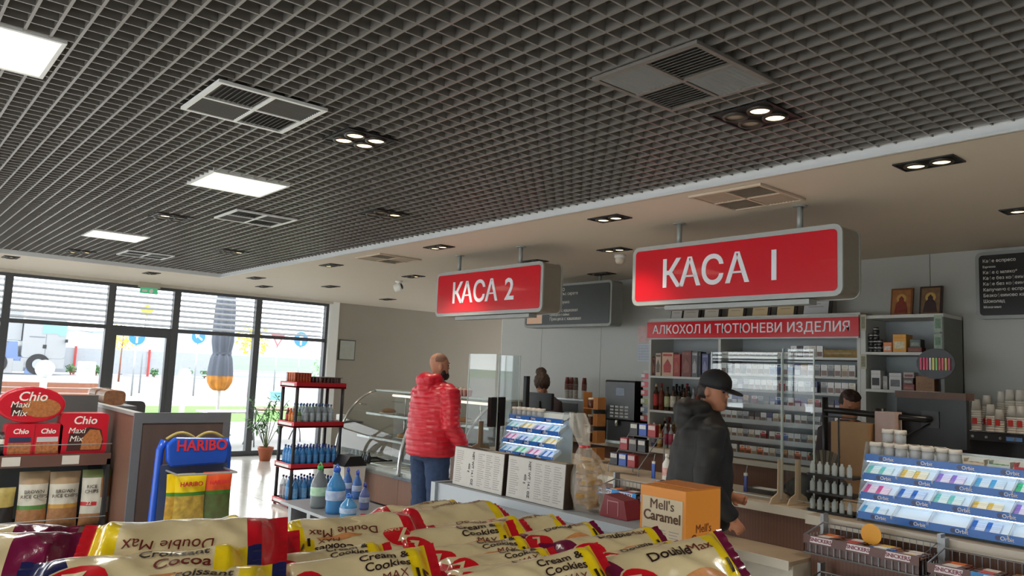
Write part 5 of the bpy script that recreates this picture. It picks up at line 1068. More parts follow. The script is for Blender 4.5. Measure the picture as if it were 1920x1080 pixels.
# ================================================================== things on the counters
m_gb = M('gum_blue', (28, 104, 192), .3, var=.06); m_gw = M('gum_white', (226, 236, 242), .35, var=.02); m_tray = M('gum_tray', (196, 208, 214), .3)
gumc = [((90, 170, 215), (214, 228, 236)), ((70, 190, 130), (210, 235, 220)), ((210, 90, 150), (236, 215, 228)), ((60, 110, 190), (205, 220, 240)), ((120, 200, 190), (222, 238, 236)), ((225, 190, 90), (240, 232, 205)), ((150, 120, 200), (226, 220, 238))]
GM = {}
def gum_pack(i):
    if i not in GM:
        a, b = gumc[i]; GM[i] = MB().box(-.036, .036, -.008, .008, 0, .012, 0).box(-.036, -.012, -.0081, .0081, .0005, .0122, 1).mesh('gum_pack', [M('gumb%d' % i, b, .3), M('guma%d' % i, a, .3)])
    return GM[i]
def gum_rack(xa, xb, y, z0, label, nmod, rows=4, dz=.115, dy=.038, empties=(), grp='', depth=.3):
    t = thing('gum_rack', label, 'display rack', ((xa+xb)/2, y, z0)); w = (xb-xa)/2
    for s in (-1, 1): MB().prism([(0, 0), (dy*rows+.1, 0), (dy*rows+.1, dz*rows+.02), (dy*rows-.02, dz*rows+.02), (.0, .05)], s*w-.004, s*w+.004, 'x').build('side_plate', clear('gum_side', (190, 215, 225), .25), t, fix=True)
    MB().box(-w, w, dy*rows+.09, dy*rows+.1, 0, dz*rows).build('back_plate', m_tray, t)
    tl = .62; mods = []
    for r in range(rows):
        yb = r*dy; zb = r*dz+.03
        st = MB().box(-w, w, yb, yb+.004, zb-.012, zb+.032).build('front_strip', m_gb, t)
        n = max(2, int(2*w/.24))
        for k in range(n):
            cx = -w+.1+k*(2*w-.12)/n; MB().prism([(cx+.014*math.cos(a), zb+.010+.014*math.sin(a)) for a in [.6+i*.5 for i in range(11)]], yb-.002, yb, 'y').build('strip_mark', M('gum_mark', (14, 40, 96), .3), st, fix=True); write('Orbit', st, (cx+.045, yb-.002, zb+.009), .03, m_sw)
        T = Matrix.Translation((0, yb+.006, zb)) @ Matrix.Rotation(math.radians(32), 4, 'X'); L_ = .135
        MB().box(-w+.004, w-.004, 0, L_, -.004, 0, T=T).build('tray', m_tray, t)
        if r: MB().box(-w+.01, w-.01, yb+.006, yb+.014, zb-.018, zb-.012).build('led_strip', M('gum_led', (235, 245, 255), .4, var=0, emit=2.6), t)
        if r == rows-1: continue
        for k in range(nmod):
            x0 = -w+.006+k*(2*w-.012)/nmod; x1 = x0+(2*w-.012)/nmod-.004
            b = MB().box(x0, x1, .002, L_, .0, .002, T=T).box(x0, x0+.002, .002, L_, .002, .03, T=T).box(x1-.002, x1, .002, L_, .002, .03, T=T).box(x0, x1, L_-.002, L_, .002, .03, T=T).build('gum_carton', m_gw, t)
            gi = (k+r*2) % len(gumc); nn = int((x1-x0-.006)/.075) or 1; full = rs.choice((5, 6, 6)) if (r, k) not in empties else 1
            for j in range(full):
                for q in range(nn):
                    P = T @ Vector((x0+.041+q*.075, .014+j*.018, .0025)); mods.append((gi, P))
    return t, mods, w
def place_gum(t, mods, lab, grp):
    names = ('light blue', 'green', 'pink', 'dark blue', 'turquoise', 'yellow', 'violet')
    bx_ = t.location
    for gi, P in mods:
        put('gum_pack', gum_pack(gi), None, (bx_.x+P.x, bx_.y+P.y, bx_.z+P.z), (math.radians(32), 0, 0), label='small %s gum pack in the %s' % (names[gi], lab), cat='gum pack', group='%s gum packs in the %s' % (names[gi], lab))
xa = at(1608, 955, y=4.86).x
t, mods, w = gum_rack(xa, xa+1.25, 4.85, ZC+.001, 'wide blue-striped gum rack standing on the counter end by the sweet baskets', 6, grp='g2', empties=((0, 1), (0, 2), (0, 4)))
place_gum(t, mods, 'wide gum rack', '')
xa1 = at(938, 855, y=5.02).x; t1, mods1, w1 = gum_rack(xa1, xa1+.78, 5.0, ZC+.001, 'narrower blue-striped gum rack at the left till behind the boxes', 4, grp='g1')
place_gum(t1, mods1, 'narrower gum rack', '')
# chewing gum tubs on the racks' top tray
tub = MB().lathe([(.03, 0), (.033, .006), (.033, .05), (.028, .056), (.036, .057), (.036, .078), (.034, .082)], 14, mm=[1, 1, 1, 0, 0, 0, 0]).mesh('tub', [M('tub_lid', (232, 226, 216), .35), clear('tub_body', (200, 205, 210), .8)])
tubp = MB().lathe([(.022, .0824), (.022, .083), (.001, .0832)], 12, cap=False).mesh('tub_print', M('tub_print', (90, 70, 66), .4))
def tubs(t, pts, lab):
    for k, (x, y, z) in enumerate(pts):
        o = thing('gum_tub', 'white-lidded gum tub %s' % lab, 'gum tub', (t.location.x+x, t.location.y+y, t.location.z+z), 0, 'gum tubs ' + lab); put('tub_body', tub, o); put('lid_print', tubp, o)
top_y = 3*.038+.04; top_z = 3*.115+.055
MB().box(-w, w, top_y-.03, top_y+.13, top_z-.002, top_z).build('top_board', m_tray, t); MB().box(-w1, w1, top_y-.03, top_y+.13, top_z-.002, top_z).build('top_board', m_tray, t1)
tubs(t, [(-w+.05+i*.078, top_y+.0+(i % 2)*.02, top_z) for i in range(7)]+[(-w+.09+i*.078, top_y+.085, top_z) for i in range(5)], 'in a row on the wide gum rack')
tubs(t, [(-w+.09, top_y+.085, top_z+.083), (-w+.168, top_y+.085, top_z+.083), (-w+.40, top_y+.085, top_z+.083)][:2], 'stacked on others on the wide gum rack')
tubs(t1, [(-w1+.05+i*.075, top_y+.0, top_z) for i in range(6)]+[(-w1+.06+i*.075, top_y+.078, top_z) for i in range(5)], 'in a row on the narrower gum rack')
# coloured trays at the end of the wide rack
for k, (dx, c, lb) in enumerate(((.62, (205, 190, 165), 'beige'), (.75, (200, 210, 205), 'white and green'), (.88, (196, 34, 40), 'red'), (1.01, (40, 140, 46), 'green'))):
    o = thing('sweet_tray', 'small open %s sweet tray on top of the wide gum rack' % lb, 'tray', (t.location.x-w+dx, t.location.y+top_y+.03, t.location.z+top_z)); mt_ = M('swt%d' % k, c, .4)
    MB().box(-.055, .055, -.05, .09, 0, .004).box(-.055, -.051, -.05, .09, .004, .04).box(.051, .055, -.05, .09, .004, .04).box(-.051, .051, .086, .09, .004, .055).box(-.051, .051, -.05, -.046, .004, .02).build('tray_body', mt_, o)
    if k < 2:
        for i in range(3):
            for j in range(2): MB().rbox(-.045+i*.031, -.019+i*.031, -.04+j*.055, .008+j*.055, .004, .022, .005, 0, 2).build('sweet', M('sweet%d' % k, ((210, 180, 150), (60, 170, 70))[k], .3, var=.4, scale=50), o)
# wire baskets of chocolate bars hung on the counter front
m_wire = M('wire_grey', (132, 136, 140), .35, metal=.5); m_snk = M('bar_brown', (74, 42, 34), .35, var=.2, scale=30); m_snr = M('bar_red', (170, 44, 40), .35)
BARS = {}
def bar_mesh(i):
    if i not in BARS:
        c, c2 = [((74, 40, 32), (214, 205, 200)), ((110, 55, 38), (226, 120, 60)), ((60, 34, 30), (190, 60, 55)), ((40, 110, 190), (220, 230, 236)), ((150, 96, 60), (230, 190, 90))][i]
        BARS[i] = MB().rbox(-.065, .065, -.014, .014, 0, .018, .004, 0, 2, 'y').box(-.078, -.065, -.014, .014, .008, .010, 0).box(.065, .078, -.014, .014, .008, .01, 0).box(-.035, .035, -.0142, .0142, .004, .0184, 1).mesh('chocolate_bar', [M('barA%d' % i, c, .3), M('barB%d' % i, c2, .3)])
    return BARS[i]
def basket(x0, x1, y0, y1, z, h, label, fronts, n, where):
    o = thing('wire_basket', label, 'wire basket', (x0, y0, z)); W2 = x1-x0; D2 = y1-y0
    MB().tube([(0, 0, h), (W2, 0, h), (W2, D2, h+.05), (0, D2, h+.05), (0, 0, h)], .005, 5).build('basket_rim', m_wire, o); MB().tube([(0, 0, 0), (W2, 0, 0), (W2, D2, 0), (0, D2, 0), (0, 0, 0)], .005, 5).build('basket_base', m_wire, o)
    k = MB().box(0, W2, 0, D2, -.004, -.001)
    k.build('basket_floor', m_wire, o)
    nn = int(W2/.035); bw = MB()
    for i in range(nn+1): x = W2*i/nn; bw.box(x-.0015, x+.0015, D2-.0015, D2+.0015, 0, h+.05)
    for i in range(int(D2/.035)+1):
        y = D2*i/int(D2/.035)
        for xx in (0, W2): bw.box(xx-.0015, xx+.0015, y-.0015, y+.0015, 0, h)
    for i in range(nn+1): x = W2*i/nn; bw.box(x-.0015, x+.0015, -.0015, .0015, 0, h)
    bw.build('basket_wires', m_wire, o, kind='stuff')
    for xx in (-.02, W2): MB().box(xx, xx+.02, D2, D2+.06, -.05, h+.1).build('bracket', m_grey, o)
    for f, (a, b, c, txt) in enumerate(fronts):
        pl = MB().box(W2*a, W2*b, -.01, -.006, h-.045, h+.005).build('name_strip', M('strip_%d_%d_%d' % c, c, .35, var=.1, scale=30), o)
        for j in range(max(1, int(W2*(b-a)/.19))):
            cx = W2*a+(j+.5)*W2*(b-a)/max(1, int(W2*(b-a)/.19)); MB().prism([(cx-.07, h-.035), (cx+.062, h-.035), (cx+.07, h), (cx-.062, h)], -.0115, -.0102, 'y').build('name_plate', M('plate_w', (222, 214, 220), .35), pl, fix=True); write(txt, pl, (cx, -.0125, h-.018), .03, M('plate_t', (120, 36, 60), .4) if c[2] < 120 else MATS['gum_mark'], bold=.0006)
    i = 0
    cols = int(W2/.165); rws = int(D2/.034)
    for a in range(cols):
        for b in range(rws):
            ci = (0, 0, 1, 2, 0, 3, 4)[(a*2+b//2) % 7]
            put('chocolate_bar', bar_mesh(ci), None, (x0+.085+a*.165, y0+.02+b*.034, z+h*.72+rs.uniform(0, .004)), rs.uniform(-.06, .06), label='%s chocolate bar in the %s' % (('brown and white', 'brown and orange', 'dark red-banded', 'blue', 'gold')[ci], where), cat='chocolate bar', group='chocolate bars in the %s' % where)
    MB().box(.01, W2-.01, .01, D2-.01, 0.001, h*.72-.001).build('basket_fill', m_snk, o)
    return o
bx0 = at(1508, 1005, y=4.45).x; bz = at(1508, 1010, y=4.45).z-.075
basket(bx0, bx0+.66, 4.45, 4.68, bz, .1, 'upper wire basket with SNICKERS strips under the gum counter', ((0, 1, (86, 48, 42), 'SNICKERS'),), 4, 'upper wire basket')
basket(bx0+.70, bx0+1.4, 4.45, 4.68, bz-.02, .1, 'second wire basket with a blue BOUNTY strip beside the first', ((0, .3, (86, 48, 42), 'SNICKERS'), (.3, 1, (30, 130, 200), 'BOUNTY')), 4, 'second wire basket')
basket(bx0-.02, bx0+.66, 4.40, 4.68, bz-.30, .1, 'lower wire basket of brown sweets below the first basket', (), 2, 'lower wire basket')
o = thing('price_disc', 'round orange price disc standing on the chocolate basket', 'sign', (at(1618, 1010, y=4.5).x, 4.6, bz+.06)); MB().prism([(.06*math.cos(i*.3307), .085+.06*math.sin(i*.3307)) for i in range(19)], 0, .003, 'y').build('disc', M('disc_orange', (240, 170, 40), .4), o, fix=True); MB().box(-.005, .005, .0, .003, 0, .03).build('disc_stem', m_wire, o)
# baskets under the other counter, far end
bxl = at(1118, 905, y=4.6).x; bzl = at(1118, 925, y=4.6).z
basket(bxl, bxl+.42, 4.60, 4.82, bzl-.07, .12, 'small wire basket with blue strips under the left counter edge', ((0, 1, (30, 130, 200), 'BOUNTY'),), 2, 'small wire basket')
basket(bxl+.46, bxl+.92, 4.60, 4.82, bzl-.07, .12, 'wire basket next to the small blue-stripped one under the counter', ((0, 1, (30, 130, 200), 'BOUNTY'),), 2, 'wire basket next to the blue-stripped one')
# plexiglass screens with beige feet
m_plexi = glass('plexi', (246, 250, 250), refl=1.5, tint=.98)
def plexi(u0, u1, vt, y, label, feet, lean=0.):
    a = at(u0, vt, y=y); b = at(u1, vt, y=y); w = (b.x-a.x)/2; h = a.z-ZC-.02
    o = thing('plexi_screen', label, 'screen', ((a.x+b.x)/2, y, ZC+.001)); MB().box(-w, w, -.003, .003, .02, h).build('pane', m_plexi, o); MB().box(-w, w, -.004, .004, .02, .026).build('pane_edge', M('plexi_edge', (190, 205, 205), .2), o)
    for s in (-1, 1): MB().box(s*w-.004, s*w+.004, -.0045, .0045, .026, h).build('pane_edge', MATS['plexi_edge'], o)
    for f in feet: MB().prism([(-.14, 0), (.14, 0), (.11, .04), (.035, .07), (.03, .3), (-.03, .3), (-.035, .07), (-.11, .04)], f*w-.004, f*w+.004, 'x').build('foot', M('foot_beige', (196, 176, 150), .5), o, fix=True)
plexi(1335, 1466, 655, 5.02, 'large clear plexiglass screen on the counter beside the man in black', (.97,)); plexi(1468, 1526, 648, 5.10, 'narrow clear plexiglass screen beside the large one', (.0,))
plexi(881, 937, 660, 5.12, 'left clear plexiglass screen by the display case end', (0,)); plexi(939, 976, 663, 5.38, 'narrow clear plexiglass screen behind the left gum rack', (0,))
# monitors
def monitor(u, v, y, z, wv, hv, rz, label, arm=True):
    p_ = at(u, v, y=y); o = thing('monitor', label, 'monitor', (p_.x, y, z), rz); hz = p_.z-z
    MB().rbox(-wv, wv, -.02, .02, hz-hv, hz+hv, .012, 0, 2, 'y').build('screen_case', m_dark, o); MB().box(-wv+.012, wv-.012, .02, .022, hz-hv+.015, hz+hv-.012).build('screen_face', M('screen_black', (14, 15, 18), .12), o)
    MB().box(-.02, .02, -.04, -.02, .01, hz).build('stand_neck', m_dark, o); MB().rbox(-.11, .11, -.11, .08, 0, .012, .03, 0, 3).build('stand_foot', m_dark, o)
monitor(931, 772, 5.15, ZC, .17, .15, math.radians(115), 'thin black monitor seen edge-on at the left till')
monitor(1013, 752, 5.75, ZC, .18, .09, .1, 'black till monitor in front of the cashier with the bun')
o = thing('till_desk', 'brown till desk behind the left counter', 'desk', (-5.85, 5.6, 0)); MB().box(-.88, .6, 0, .35, .86, ZC).build('desk_top', m_top, o)
for x_ in (-.85, .55): MB().box(x_-.02, x_+.02, .02, .33, 0, .86).build('desk_side', m_wood, o)
p_ = at(983, 755, y=5.5); o = thing('black_pole', 'upright black pole beside the narrow plexiglass screen', 'pole', (at(984, 740, y=5.5).x, 5.52, ZC)); MB().rbox(-.03, .03, -.025, .025, .01, at(984, 705, y=5.5).z-ZC, .01, 0, 2).build('pole_body', m_dark, o); MB().rbox(-.06, .06, -.018, .03, 0, .01, .01, 0, 2).build('pole_foot', m_dark, o)
# big monitor back with wooden top at the right till
o = thing('till_monitor_box', 'large black monitor back with a wooden top on a swing arm', 'monitor', (at(1745, 780, y=6.0).x, 6.0, ZC)); zt_ = at(1745, 735, y=6.0).z-ZC; zb2 = at(1745, 838, y=6.0).z-ZC; hw_ = (at(1812, 780, y=6.0).x-at(1682, 780, y=6.0).x)/2
MB().rbox(-hw_, hw_, 0, .05, zb2, zt_-.02, .015, 0, 2, 'y').build('screen_case', m_dark, o); MB().box(-hw_-.005, hw_+.005, -.02, .14, zt_-.05, zt_).build('wood_top', M('wood_dark', (96, 66, 50), .5, wave=3, scale=4, stretch=(.4, 4, 4)), o)
MB().box(-.06, .06, -.012, 0, (zt_+zb2)/2-.06, (zt_+zb2)/2+.06).build('mount_plate', M('mount_grey', (60, 60, 62), .4), o); zc_ = (zt_+zb2)/2
MB().tube([(0, -.02, zc_), (0, -.1, zc_), (-.3, -.14, zc_+.01)], .022, 8).build('swing_arm', m_dark, o); MB().tube([(-.3, -.14, zc_+.01), (-.62, -.1, zc_+.02), (-.75, -.1, zc_+.02)], .024, 8).build('swing_arm', m_dark, o); MB().cyl((-.3, -.14, zc_-.04), (-.3, -.14, zc_+.06), .035).build('arm_joint', m_dark, o)
MB().cyl((-.75, -.1, .0), (-.75, -.1, zc_+.12), .022, n=10).build('arm_post', m_dark, o); MB().tube([(.0, -.02, zc_-.03), (-.12, -.1, zc_-.12), (-.3, -.1, zc_-.22), (-.4, -.08, .05)], .006, 6).build('cable', m_dark, o); MB().box(-.85, -.65, -.18, -.02, 0, .015).build('arm_foot', m_dark, o); MB().box(-.03, .03, .05, .09, .0, zt_-.06).box(-.12, .12, .04, .2, -.0, .012).build('stand', m_dark, o)
o = thing('till_desk', 'brown till desk behind the right counter', 'desk', (-2.0, 5.64, 0)); MB().box(-1.3, 1.6, 0, .6, .86, ZC-.001).build('desk_top', m_top, o)
for x_ in (-1.25, 1.55): MB().box(x_-.02, x_+.02, .02, .58, 0, .86).build('desk_side', m_wood, o)
def carton(u0, u1, v0, v1, y, d, c, label, name='cardboard_box', z=ZC):
    a = at(u0, v1, y=y); b = at(u1, v1, y=y); h = at((u0+u1)/2, v0, y=y).z-z; o = thing(name, label, 'box', ((a.x+b.x)/2, y, z)); w = (b.x-a.x)/2
    MB().box(-w, w, 0, d, 0, h).build('box_body', M('cb_%d_%d' % c[:2], c, .7, var=.08), o, bevel=.003); MB().box(-w*.99, w*.99, d*.46, d*.54, h, h+.001).build('tape', M('tape', (190, 170, 130), .3), o); return o
carton(1558, 1628, 792, 872, 5.72, .2, (178, 140, 100), 'open brown cardboard box under the monitor arm')
o = carton(1640, 1678, 772, 812, 5.8, .12, (214, 186, 176), 'pink and white printed carton beside the monitor arm'); 
for i in range(3): MB().prism([(-.05+i*.05+.016*math.cos(a), .3+.03*math.sin(a*1.0)) for a in [k*.5236 for k in range(12)]], -.0015, 0, 'y').build('flower_print', M('flower', (196, 90, 96), .5), o, fix=True)
# rotating stand with small black boxes, scarf-like fan of cards, handbag
p_ = at(1565, 960, y=4.98); o = thing('bottle_stand', 'black two-tier stand of small clear bottles at the counter edge', 'display stand', (p_.x, 4.98, ZC)); 
for k in range(3): MB().rbox(-.16, .16, -.08, .1, .004+k*.115, .016+k*.115, .02, 0, 2).build('tier', m_dark, o)
MB().tube([(0, .06, .0), (0, .06, .62)], .006, 6).build('stand_rod', m_dark, o); MB().tube([(-.12, .06, .62), (.12, .06, .62)], .006, 6).build('stand_bar', m_dark, o)
vb = MB().lathe([(.016, 0), (.017, .004), (.017, .06), (.008, .07), (.008, .08)], 10, mm=[0, 0, 0, 0, 1]).mesh('small_vial', [clear('vial', (190, 200, 200), .7), M('vial_cap', (200, 205, 205), .3)])
for k in range(3):
    for i in range(6): put('small_vial', vb, None, (p_.x-.125+i*.05, 4.98-.05, ZC+.0165+k*.115), 0, label='small clear bottle on the %s tier of the black stand' % ('lowest', 'middle', 'top')[k], cat='bottle', group='small bottles on the black stand')
p_ = at(1545, 858, y=5.45); o = thing('card_fan', 'pleated fan of dark striped cards behind the black stand', 'fan', (p_.x, 5.45, ZC))
for i in range(9): a = -.5+i*.125; MB().prism([(0, .10), (.22*math.sin(a-.06), .10+.26*math.cos(a-.06)), (.22*math.sin(a+.05), .10+.26*math.cos(a+.05))], .0+i*.002, .003+i*.002, 'y').build('fan_card', M('fan%d' % (i % 2), ((70, 62, 52), (110, 100, 84))[i % 2], .6), o, fix=True)
MB().box(-.02, .02, 0, .03, 0, .11).box(-.06, .06, -.03, .05, 0, .008).build('fan_foot', m_dark, o)
p_ = at(1545, 905, y=5.25); o = thing('shoulder_bag', 'slouched black bag lying on the counter behind the black stand', 'bag', (p_.x-.08, 5.3, ZC))
b = MB(); ell(b, (0, 0, .1), (.22, .09, .1)); ell(b, (.1, .01, .13), (.12, .07, .08)); ell(b, (-.12, 0, .08), (.12, .08, .075)); put('bag_body', remesh(b, .012, M('bag_cloth', (36, 35, 36), .7, var=.2), 3, lambda c, n: .006*math.sin(c.x*40)*math.sin(c.z*50), 'bag_body'), o); MB().tube([(-.2, -.02, .12), (-.24, -.07, .06), (-.26, -.09, .012), (-.2, -.1, .008)], .012, 6).build('bag_strap', m_dark, o)
# card terminal, tray and lighters on the open counter
p_ = at(1440, 920, z=ZC+.02); o = thing('change_tray', 'black change tray with papers on the counter behind the man in black', 'tray', (p_.x, p_.y, ZC)); MB().rbox(-.16, .16, -.09, .09, 0, .03, .02, 0, 2).build('tray_body', m_dark, o); MB().box(-.1, .08, -.05, .05, .03, .033).build('paper', m_white, o)
p_ = at(1467, 925, z=ZC); o = thing('card_terminal', 'grey card terminal beside the change tray', 'card terminal', (p_.x+.08, p_.y+.0, ZC), .4); MB().prism([(-.08, 0), (.08, 0), (.08, .05), (-.08, .025)], -.04, .04, 'x').build('terminal_body', M('term_grey', (110, 112, 112), .4), o, fix=True); MB().box(-.03, .03, .01, .06, .046, .049).build('terminal_screen', M('term_screen', (60, 80, 76), .2), o)
def lighter(u, v, c, label, s=1.):
    q = at(u, v, z=ZC); o = thing('lighter', label, 'lighter', (q.x, q.y, ZC), .3); o.scale = (s, s, s); MB().rbox(-.016, .016, -.01, .01, 0, .12, .008, 0, 3).build('lighter_body', clear('lt_%d_%d' % c[:2], c, .92), o); MB().rbox(-.015, .015, -.009, .009, .12, .14, .006, 0, 2).build('lighter_top', m_white, o); MB().cyl((0, 0, .14), (.012, 0, .2), .004, n=6).build('lighter_tip', m_grey, o)
lighter(1225, 897, (40, 90, 190), 'blue gas lighter standing on the counter beside the orange caramel box'); lighter(1398, 922, (30, 60, 150), 'dark blue gas lighter on the counter beyond the black-jacketed man')
q = at(1250, 903, z=ZC); o = thing('spray_bottle', 'white spray bottle with red print on the counter by the man in black', 'bottle', (q.x, q.y, ZC)); MB().lathe([(.035, 0), (.038, .01), (.038, .14), (.02, .17), (.016, .19)], 14).build('bottle_body', m_white, o); MB().lathe([(.0385, .05), (.0387, .051), (.0387, .11), (.0385, .111)], 14, cap=False).build('bottle_label', M('spray_label', (190, 80, 76), .5, var=.5, scale=30, rgb2=(230, 225, 220)), o); MB().lathe([(.018, .19), (.018, .22)], 10).build('bottle_cap', m_white, o)
# wire display of small boxes on the left counter
q = at(1150, 890, z=ZC); o = thing('wire_display', 'three-tier wire display of small cartons on the left counter', 'display stand', (q.x, q.y+.1, ZC))
for k in range(3):
    y_, z_ = .02+k*.07, .06+k*.13; MB().tube([(-.17+k*.05, y_, z_), (.17+k*.05, y_, z_), (.17+k*.05, y_+.07, z_), (-.17+k*.05, y_+.07, z_), (-.17+k*.05, y_, z_)], .004, 5).build('display_tier', m_wire, o)
for x_ in (-.17, .17): MB().tube([(x_, .02, 0), (x_, .02, .06), (x_+.05, .09, .19), (x_+.1, .16, .32), (x_+.1, .23, .42), (x_+.1, .23, 0)], .004, 5).build('display_leg', m_wire, o)
for k in range(3):
    for i in range(3):
        c = [((30, 30, 34), (210, 210, 208)), ((40, 80, 170), (225, 228, 232)), ((150, 36, 44), (220, 200, 200)), ((60, 56, 58), (180, 176, 170))][(k*2+i) % 4]
        x_ = q.x-.12+i*.1+k*.05; w_ = thing('small_carton', '%s small carton on the %s tier of the wire display' % ({30: 'black', 40: 'blue', 150: 'red', 60: 'grey'}[c[0][0]], ('lowest', 'middle', 'top')[k]), 'carton', (x_, q.y+.1+.03+k*.07, ZC+.0645+k*.13), 0, 'small cartons on the wire display'); MB().box(-.042, .042, 0, .05, 0, .105).build('carton_body', M('sc_%d' % c[0][0], c[0], .35), w_, bevel=.002); MB().box(-.035, .035, -.001, 0, .06, .095).build('carton_print', M('scp_%d' % c[1][2], c[1], .4, var=.3, scale=50), w_)
# honey jars in wooden holders
q = at(1088, 862, z=ZC)
o = thing('jar_tower', 'tower of small wooden boxes holding jars on the left counter', 'display stand', (q.x, q.y+.12, ZC))
for k in range(4):
    MB().box(-.1, .1, 0, .12, k*.165, .008+k*.165).box(.04, .1, 0, .12, .008+k*.165, .12+k*.165).box(-.1, -.094, 0, .12, .008+k*.165, .165+k*.165).build('wooden_box', M('box_ply', (176, 118, 62), .5, wave=3, scale=4), o)
    MB().lathe([(.03, 0), (.034, .01), (.034, .07), (.026, .08), (.03, .082), (.03, .1)], 12, (-.035, .045, .009+k*.165), mm=[0, 0, 0, 1, 1, 1]).build('jar', [M('jar_honey', (96, 56, 40), .2), M('jar_cap', (210, 200, 180), .4)], o)
# coffee machine on the back counter
q = at(1160, 760, y=7.0); o = thing('coffee_machine', 'black coffee vending machine with a keypad on the back counter', 'coffee machine', (q.x+.02, 6.99, ZB), .12)
h_ = at(1160, 713, y=7.0).z-ZB
MB().rbox(-.2, .2, .02, .44, .02, .26, .02, 0, 2).build('machine_base', m_dark, o); MB().rbox(-.21, .21, .0, .45, .26, h_, .02, 0, 2, 'x').build('machine_body', M('machine_black', (26, 26, 29), .25), o)
MB().box(-.05, .07, -.004, 0, h_-.18, h_-.09).build('display', M('machine_display', (70, 84, 104), .2, emit=.05), o)
for i in range(4):
    for j in range(4): MB().box(-.13+i*.07, -.08+i*.07, -.005, 0, .30+j*.038, .322+j*.038).build('button', M('btn', (176, 178, 180), .4), o)
MB().box(-.16, .16, -.06, .02, 0.0, .03).build('drip_tray', m_chrome, o); MB().cyl((-.02, -.02, .20), (-.02, -.02, .27), .02, n=8).build('spout', m_chrome, o)
# paper cup stacks
def cup_stack(u, v0, v1, y, z, n, cols, label, grp, r=.036, vv=None):
    q = at(u, v0, y=y); h_ = q.z-z; o = thing('cup_stack', label, 'paper cups', (q.x, y, z), 0, grp)
    m_ = [M('pc_%d_%d_%d' % c, c, .5, var=.1, scale=20) for c in cols]
    nn = max(3, int((h_-.09)/.018))
    for i in range(nn): MB().lathe([(r, i*.018), (r*1.05, i*.018+.003), (r, i*.018+.006), (r*.97, i*.018+.016)], 12).build('cup', m_[0 if i < nn*.6 else -1], o)
    MB().lathe([(r, nn*.018), (r*.72, nn*.018+.085), (r*.7, nn*.018+.088)], 12).build('cup', m_[-1], o)
qa, qb = at(1042, 760, y=7.02), at(1119, 760, y=7.02); CUZ = at(1080, 748, y=7.02).z; o = thing('bean_grinder_unit', 'low grey kitchen unit carrying brown paper cups beside the coffee machine', 'kitchen unit', (qa.x, 7.0, ZB)); wq = qb.x-qa.x-.03
MB().rbox(0, wq, 0, .4, 0, CUZ-ZB-.02, .02, 0, 2).build('unit_body', M('unit_grey', (112, 116, 118), .35, metal=.3), o); MB().box(-.005, wq+.005, -.01, .41, CUZ-ZB-.02, CUZ-ZB).build('unit_top', m_chrome, o); MB().box(wq*.2, wq*.6, -.005, 0, .3, .42).build('unit_panel', m_dark, o)
for k, (u, v, lb) in enumerate(((1064, 705, 'tallest brown and red'), (1072, 707, 'brown and red'), (1080, 706, 'brown and grey'), (1096, 707, 'red-topped'))): cup_stack(u, v, 745, 7.1+.04*(k % 2), CUZ+.001, 5, ((190, 186, 180), (128, 62, 56) if k != 2 else (110, 92, 82)), '%s paper cup stack on the grey unit by the coffee machine' % lb, 'paper cups by the coffee machine', .034)
# coffee machine and cups at the right edge
q = at(1868, 812, y=6.95); o = thing('coffee_machine', 'black espresso machine with a row of buttons carrying stacks of white cups', 'coffee machine', (q.x+.12, 6.99, ZB)); h_ = q.z-ZB
MB().rbox(-.42, .5, .02, .45, 0, h_, .02, 0, 2).build('machine_body', MATS['machine_black'], o); MB().box(-.4, .5, -.01, .02, h_-.07, h_-.005).build('control_strip', M('machine_front', (46, 46, 50), .3), o)
for i in range(8): MB().cyl((-.3+i*.1, -.012, h_-.04), (-.3+i*.1, -.018, h_-.04), .012, n=10).build('button', m_chrome, o)
MB().box(-.06, .05, -.013, -.01, h_-.055, h_-.025).build('display', M('disp_blue', (80, 110, 150), .2, emit=.1), o); MB().box(-.42, .5, .0, .46, h_, h_+.006).build('cup_rail', m_chrome, o)
for k, (u, v, yy_) in enumerate(((1830, 748, 7.05), (1850, 738, 7.14), (1857, 755, 7.05), (1877, 730, 7.2), (1873, 765, 7.05), (1893, 728, 7.18), (1897, 757, 7.05), (1912, 728, 7.2), (1914, 760, 7.05), (1840, 765, 7.24))): cup_stack(u, v, 800, yy_, ZB+h_+.007, 6, ((222, 214, 204), (226, 222, 214)), 'stack of white paper cups with red print on the espresso machine', 'white cup stacks on the espresso machine', .037); 
for o_ in [x for x in bpy.data.objects if x.name.startswith('cup_stack') and 'espresso' in x.get('label', '')]:
    MB().rbox(-.018, .018, -.04, -.037, .05, .1, .006, 0, 2, 'y').build('red_print', M('cup_red', (206, 52, 44), .4), o_)
